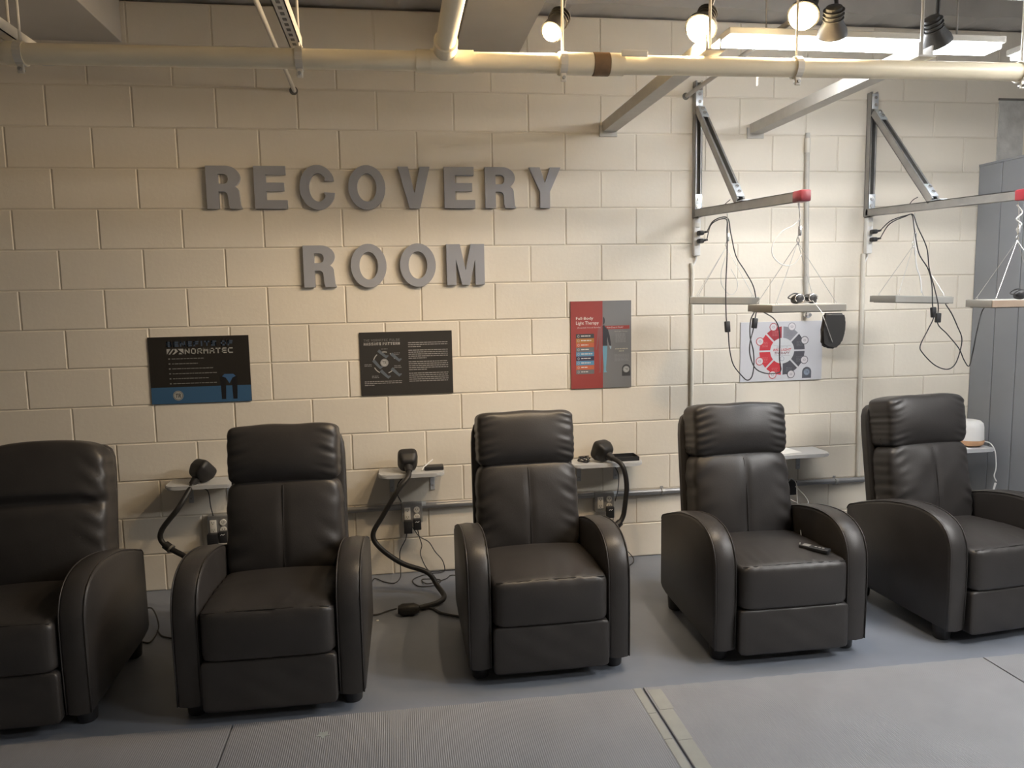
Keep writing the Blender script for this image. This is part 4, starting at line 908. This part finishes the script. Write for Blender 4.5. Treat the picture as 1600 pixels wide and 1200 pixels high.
def hanger(label, x, m='whitemetal', drop=True):
    c = px_(x); h = thing('pipe_hanger', label, 'pipe clamp', c+Vector((0, 0, -0.06)), 0, 'pipe clamps')
    ring = [c+Vector((0, math.cos(a)*0.040, math.sin(a)*0.040)) for a in [i*2*math.pi/20 for i in range(21)]]
    bm = bmesh.new()
    for p, q in zip(ring, ring[1:]): 
        d = (q-p); box(bm, (0.026, d.length*1.15, 0.004), (p+q)/2, Matrix.Rotation(math.atan2(d.z, d.y), 3, 'X'))
    wp('strap', bm, M[m], h, False)
    bm = B((0.022, 0.010, 0.030), c+Vector((0, -0.012, -0.052)), bev=0.003); wp('ear', bm, M[m], h, False)
    wp('bolt', C(c+Vector((0, -0.026, -0.054)), c+Vector((0, 0.008, -0.054)), 0.006, seg=8), M['galv'], h)
    wp('hanger_rod', C(c+Vector((0, 0, 0.038)), c+Vector((0, 0, 0.86)), 0.005, seg=8), M[m], h)
    return h
hanger('pipe clamp at the far left end of the cream pipe', 25); hanger('pipe clamp below the slotted white strut on the cream pipe', 467)
hanger('pipe clamp beside the first lit spotlight', 879); hanger('pipe clamp on the cream pipe above the left bracket arm', 1240); hanger('pipe clamp at the right end of the cream pipe', 1583)
# white slotted strut perpendicular to the wall, resting on the pipe
def ceil_strut(label, X, z, y0, y1, holes=True, m='whitemetal', side=(0, 0, 1)):
    t = thing('ceiling_strut', label, 'strut', (X, (y0+y1)/2, z), 0, 'slotted ceiling struts')
    a, b = bmesh.new(), bmesh.new(); strut(a, b, (X, y0, z), (X, y1, z), side)
    o = wp('channel', a, M[m], t, False); bmesh.ops.translate(b, verts=b.verts[:], vec=-Vector(t.location)); obj('channel_inside', b, M[m], o)
    for sy in (-1, 1):
        wp('drop_rod', C((X, (y0+y1)/2+sy*0.35*abs(y1-y0), z+0.02), (X, (y0+y1)/2+sy*0.35*abs(y1-y0), 3.27), 0.005, seg=8), M[m], t)
    if holes:
        y = y0-0.06
        while y > y1+0.03: wp('slot', B((0.013, 0.024, 0.0015), (X, y, z-0.0208)), M['galvdark'], t, False); y -= 0.05
    return t
ceil_strut('white slotted strut meeting the cream pipe above the upper word', 1.163, 2.475, -1.28, -3.0)
ceil_strut('plain white channel rail in the top left corner', 0.215, 2.475, -1.0, -3.0, False)
ceil_strut('second white rail beside it in the top left corner', 0.125, 2.475, -1.0, -3.0, False)
# thin rods that enter the wall
t = thing('wall_rod', 'thin white rod running from the ceiling into a dark hole in the wall', 'rod', (1.006, 0, 2.63)); 
wp('rod', T([(1.006, 0.0, 2.633), (1.010, -1.0, 2.66), (1.02, -2.4, 2.70)], 0.0105, 12), M['whitemetal'], t)
wp('hole_collar', C((1.002, -0.001, 2.633), (1.002, -0.0035, 2.633), 0.022, seg=18), M['galvdark'], t)
t = thing('wall_rod', 'short pale rod entering the wall beside the left bracket top', 'rod', (3.141, 0, 2.646)); 
wp('rod', T([(3.141, 0.0, 2.646), (3.143, -1.2, 2.66)], 0.012, 12), M['steelpaint'], t)
wp('hole_collar', C((3.135, -0.001, 2.644), (3.135, -0.0035, 2.644), 0.02, seg=18), M['galvdark'], t)
def joist(label, X, Y1=-1.44):
    t = thing('steel_joist', label, 'joist', (X, -1.5, 2.415), 0, 'steel angle joists')
    bm = bmesh.new(); Yc = Y1/2; 
    box(bm, (0.075, -Y1, 0.006), (X+0.035, Yc-0.002, 2.447), None); box(bm, (0.006, -Y1, 0.050), (X, Yc-0.002, 2.473))
    box(bm, (0.006, -Y1, 0.035), (X+0.055, Yc-0.002, 2.468))
    wp('angle', bm, M['steelpaint'], t, False)
    wp('bearing_plate', B((0.10, 0.008, 0.06), (X+0.03, -0.0065, 2.448), bev=0.001), M['steelpaint'], t, False)
    for y in (-1.425,): wp('drop_rod', C((X+0.02, y, 2.45), (X+0.02, y, 3.27), 0.006, seg=8), M['steelpaint'], t)
joist('painted steel angle running from the wall to the ceiling, left of the left bracket', 2.655)
joist('bright painted steel angle running from the wall, between the two brackets', 3.520)
t = thing('air_duct', 'pale rectangular duct in the top left corner', 'duct', (-0.3, -1.5, 2.85))
wp('duct_body', B((0.95, 3.0, 0.36), (-0.295, -1.502, 3.03), bev=0.003), M['duct'], t, False)
for y in (-0.9, -1.8, -2.7): wp('flange', B((0.97, 0.03, 0.38), (-0.295, y, 3.03), bev=0.002), M['duct'], t, False)
t = thing('ceiling_beam', 'broad painted beam above the branch pipe', 'beam', (2.0, -1.5, 2.85))
wp('beam_body', B((0.28, 3.4, 0.42), (2.015, -1.702, 3.06), bev=0.004), M['beam'], t, False)
wp('beam_flange', B((0.34, 3.4, 0.02), (2.015, -1.702, 2.848), bev=0.002), M['beam'], t, False)
# ------------------------------------------------------------------ visible lights, added unseen strips and shade beam
def tube_light(label, p, L, along, wdt=0.20, m='fluo', z=None):
    t = thing('tube_light', label, 'ceiling light', (p[0], p[1], p[2]), 0, 'strip ceiling lights')
    sz = (L, wdt, 0.028) if along == 'x' else (wdt, L, 0.028)
    wp('housing', B((sz[0], sz[1]*1.05, sz[2]) if along == 'x' else (sz[0]*1.05, sz[1], sz[2]), (p[0], p[1], p[2]+0.034), bev=0.004), M['steelpaint'], t, False)
    wp('diffuser', B((L-0.02, wdt-0.02, 0.022) if along == 'x' else (wdt-0.02, L-0.02, 0.022), (p[0], p[1], p[2]+0.009), bev=0.006), M[m], t, False)
    for s in (-0.35, 0.35):
        q = (p[0]+s*L, p[1]) if along == 'x' else (p[0], p[1]+s*L)
        wp('chain', C((q[0], q[1], p[2]+0.07), (q[0], q[1], 3.27), 0.004, seg=6), M['galv'], t)
    return t
tl = tube_light('bright white strip light above the left bracket, behind the cream pipe', (3.50, -1.10, 2.578), 1.26, 'x', 0.125)
wp('pull_switch', C(onY(1183, 117, -1.10), onY(1183, 134, -1.10), 0.0035, seg=8), M['white'], tl); wp('pull_chain', C(onY(1183, 117, -1.10), onY(1183, 90, -1.10), 0.001, seg=6), M['white'], tl)
tube_light('white strip light slanting out of the top right corner', (4.40, -1.52, 2.60), 1.22, 'y', 0.10)
for nm, x, y in (('above the mats beside the partition', 4.8, -2.7), ('beyond the grey partition', 6.1, -2.7), ('farthest from the block wall', 5.4, -4.5)):
    tube_light('added fill strip light out of view, %s' % nm, (x, y, 2.76), 1.22, 'x', 0.25, 'fluofill')  # unseen strips added to brighten the right of the wall and mats
t = thing('shade_beam', 'added shade beam out of view, under the ceiling before the cream pipe', 'beam', (2.5, -2.1, 2.70))
wp('beam_body', B((10.0, 0.22, 0.63), (2.5, -2.1, 2.955), bev=0.004), M['beam'], t, False)  # unseen beam added to keep the room strips off the upper wall
# spotlight track
t = thing('spot_track', 'dark slotted track carrying the spotlights', 'track', (3.0, -1.38, 2.70))
a, b = bmesh.new(), bmesh.new(); strut(a, b, (2.25, -1.34, 2.715), (4.35, -1.34, 2.735), (0, 0, -1)); wp('channel', a, M['galv'], t, False); wp('channel_inside', b, M['galvdark'], t, False)
for x in (2.4, 3.3, 4.2): wp('drop_rod', C((x, -1.34, 2.735), (x, -1.34, 3.27), 0.005, seg=8), M['galv'], t)
def spot(label, px, py, aim, lit, Y=-1.32, R_=0.040):
    c = onY(px, py, Y); t = thing('track_spotlight', label, 'spotlight', c, 0, 'track spotlights')
    a = Vector(aim).normalized(); q = a.to_track_quat('Z', 'Y').to_matrix()
    wp('housing', lathe(bmesh.new(), [(0.018, -0.115), (0.030, -0.110), (0.034, -0.06), (R_+0.004, -0.02), (R_+0.007, 0.0), (R_+0.002, 0.0), (R_-0.004, -0.012)], c, 24, q), M['darkhead'], t)
    wp('lens', lathe(bmesh.new(), [(R_-0.006, -0.012)]+[(R_*0.98*math.cos(a_), -0.004+R_*0.98*math.sin(a_)) for a_ in [i*math.pi/16 for i in range(8)]]+[(0.004, R_*0.98-0.004)], c, 20, q), M['bulb'] if lit else M['dark'], t) if lit else wp('lens', lathe(bmesh.new(), [(R_-0.006, -0.012), (R_-0.008, -0.008), (0.004, -0.006)], c, 20, q), M['dark'], t)
    for k_ in range(3): wp('fin', lathe(bmesh.new(), [(0.030, 0), (0.040, 0.001), (0.040, 0.004), (0.030, 0.005)], c-a*(0.10-0.016*k_), 20, q), M['darkhead'], t)
    b_ = c-a*0.07
    wp('yoke', T([b_, b_+Vector((0.02, 0.01, 0.03)), Vector((b_.x+0.02, -1.34, 2.70))], 0.008, 8), M['darkhead'], t)
    if lit:
        ld = bpy.data.lights.new('spot_lamp', 'SPOT'); ld.energy = SPOT_W; ld.color = (1.0, 0.75, 0.47); ld.spot_size = math.radians(178); ld.spot_blend = 0.35; ld.shadow_soft_size = 0.03
        lo = bpy.data.objects.new('spot_lamp', ld); COL.objects.link(lo); lo.parent = t
        lo.matrix_parent_inverse = Matrix.Identity(4); lo.location = a*(R_+0.006); lo.rotation_euler = (-a).to_track_quat('Z', 'Y').to_euler()
spot('lit warm spotlight above the upper word\'s end', 862, 50, (-0.46, -0.46, -0.76), True, R_=0.036)
spot('lit warm spotlight with the widest glare, left of the left bracket', 1095, 45, (-0.46, -0.46, -0.76), True, R_=0.055)
spot('lit warm spotlight highest in the picture, right of the left bracket', 1255, 25, (-0.46, -0.46, -0.76), True, R_=0.055)
spot('unlit dark spotlight between the strip lights', 1300, 55, (0.3, 0.6, -0.75), False, R_=0.05)
spot('unlit dark spotlight nearest the right corner', 1465, 68, (0.55, 0.35, -0.75), False, R_=0.05)

# ------------------------------------------------------------------ marks on the floor
c = onZ(505, 1148, 0.0092)
pts = [(c.x+(0.028 if i % 2 else 0.013)*math.cos(i*math.pi/5+0.3), c.y+(0.028 if i % 2 else 0.013)*math.sin(i*math.pi/5+0.3)) for i in range(10)]
tag(obj('tape_star', prism(bmesh.new(), pts, 0.0092, 0.0098, 'xy'), M['mark']), 'small pale star-shaped tape mark on the floor mat', 'tape')
c = onZ(590, 970, 0.0)
tag(obj('paper_scrap', prism(bmesh.new(), arc(c.x, c.y, 0.007, 0.006, 0, 330, 7), 0.0003, 0.003, 'xy'), M['paper']), 'tiny white scrap on the floor beside the second recliner', 'scrap')
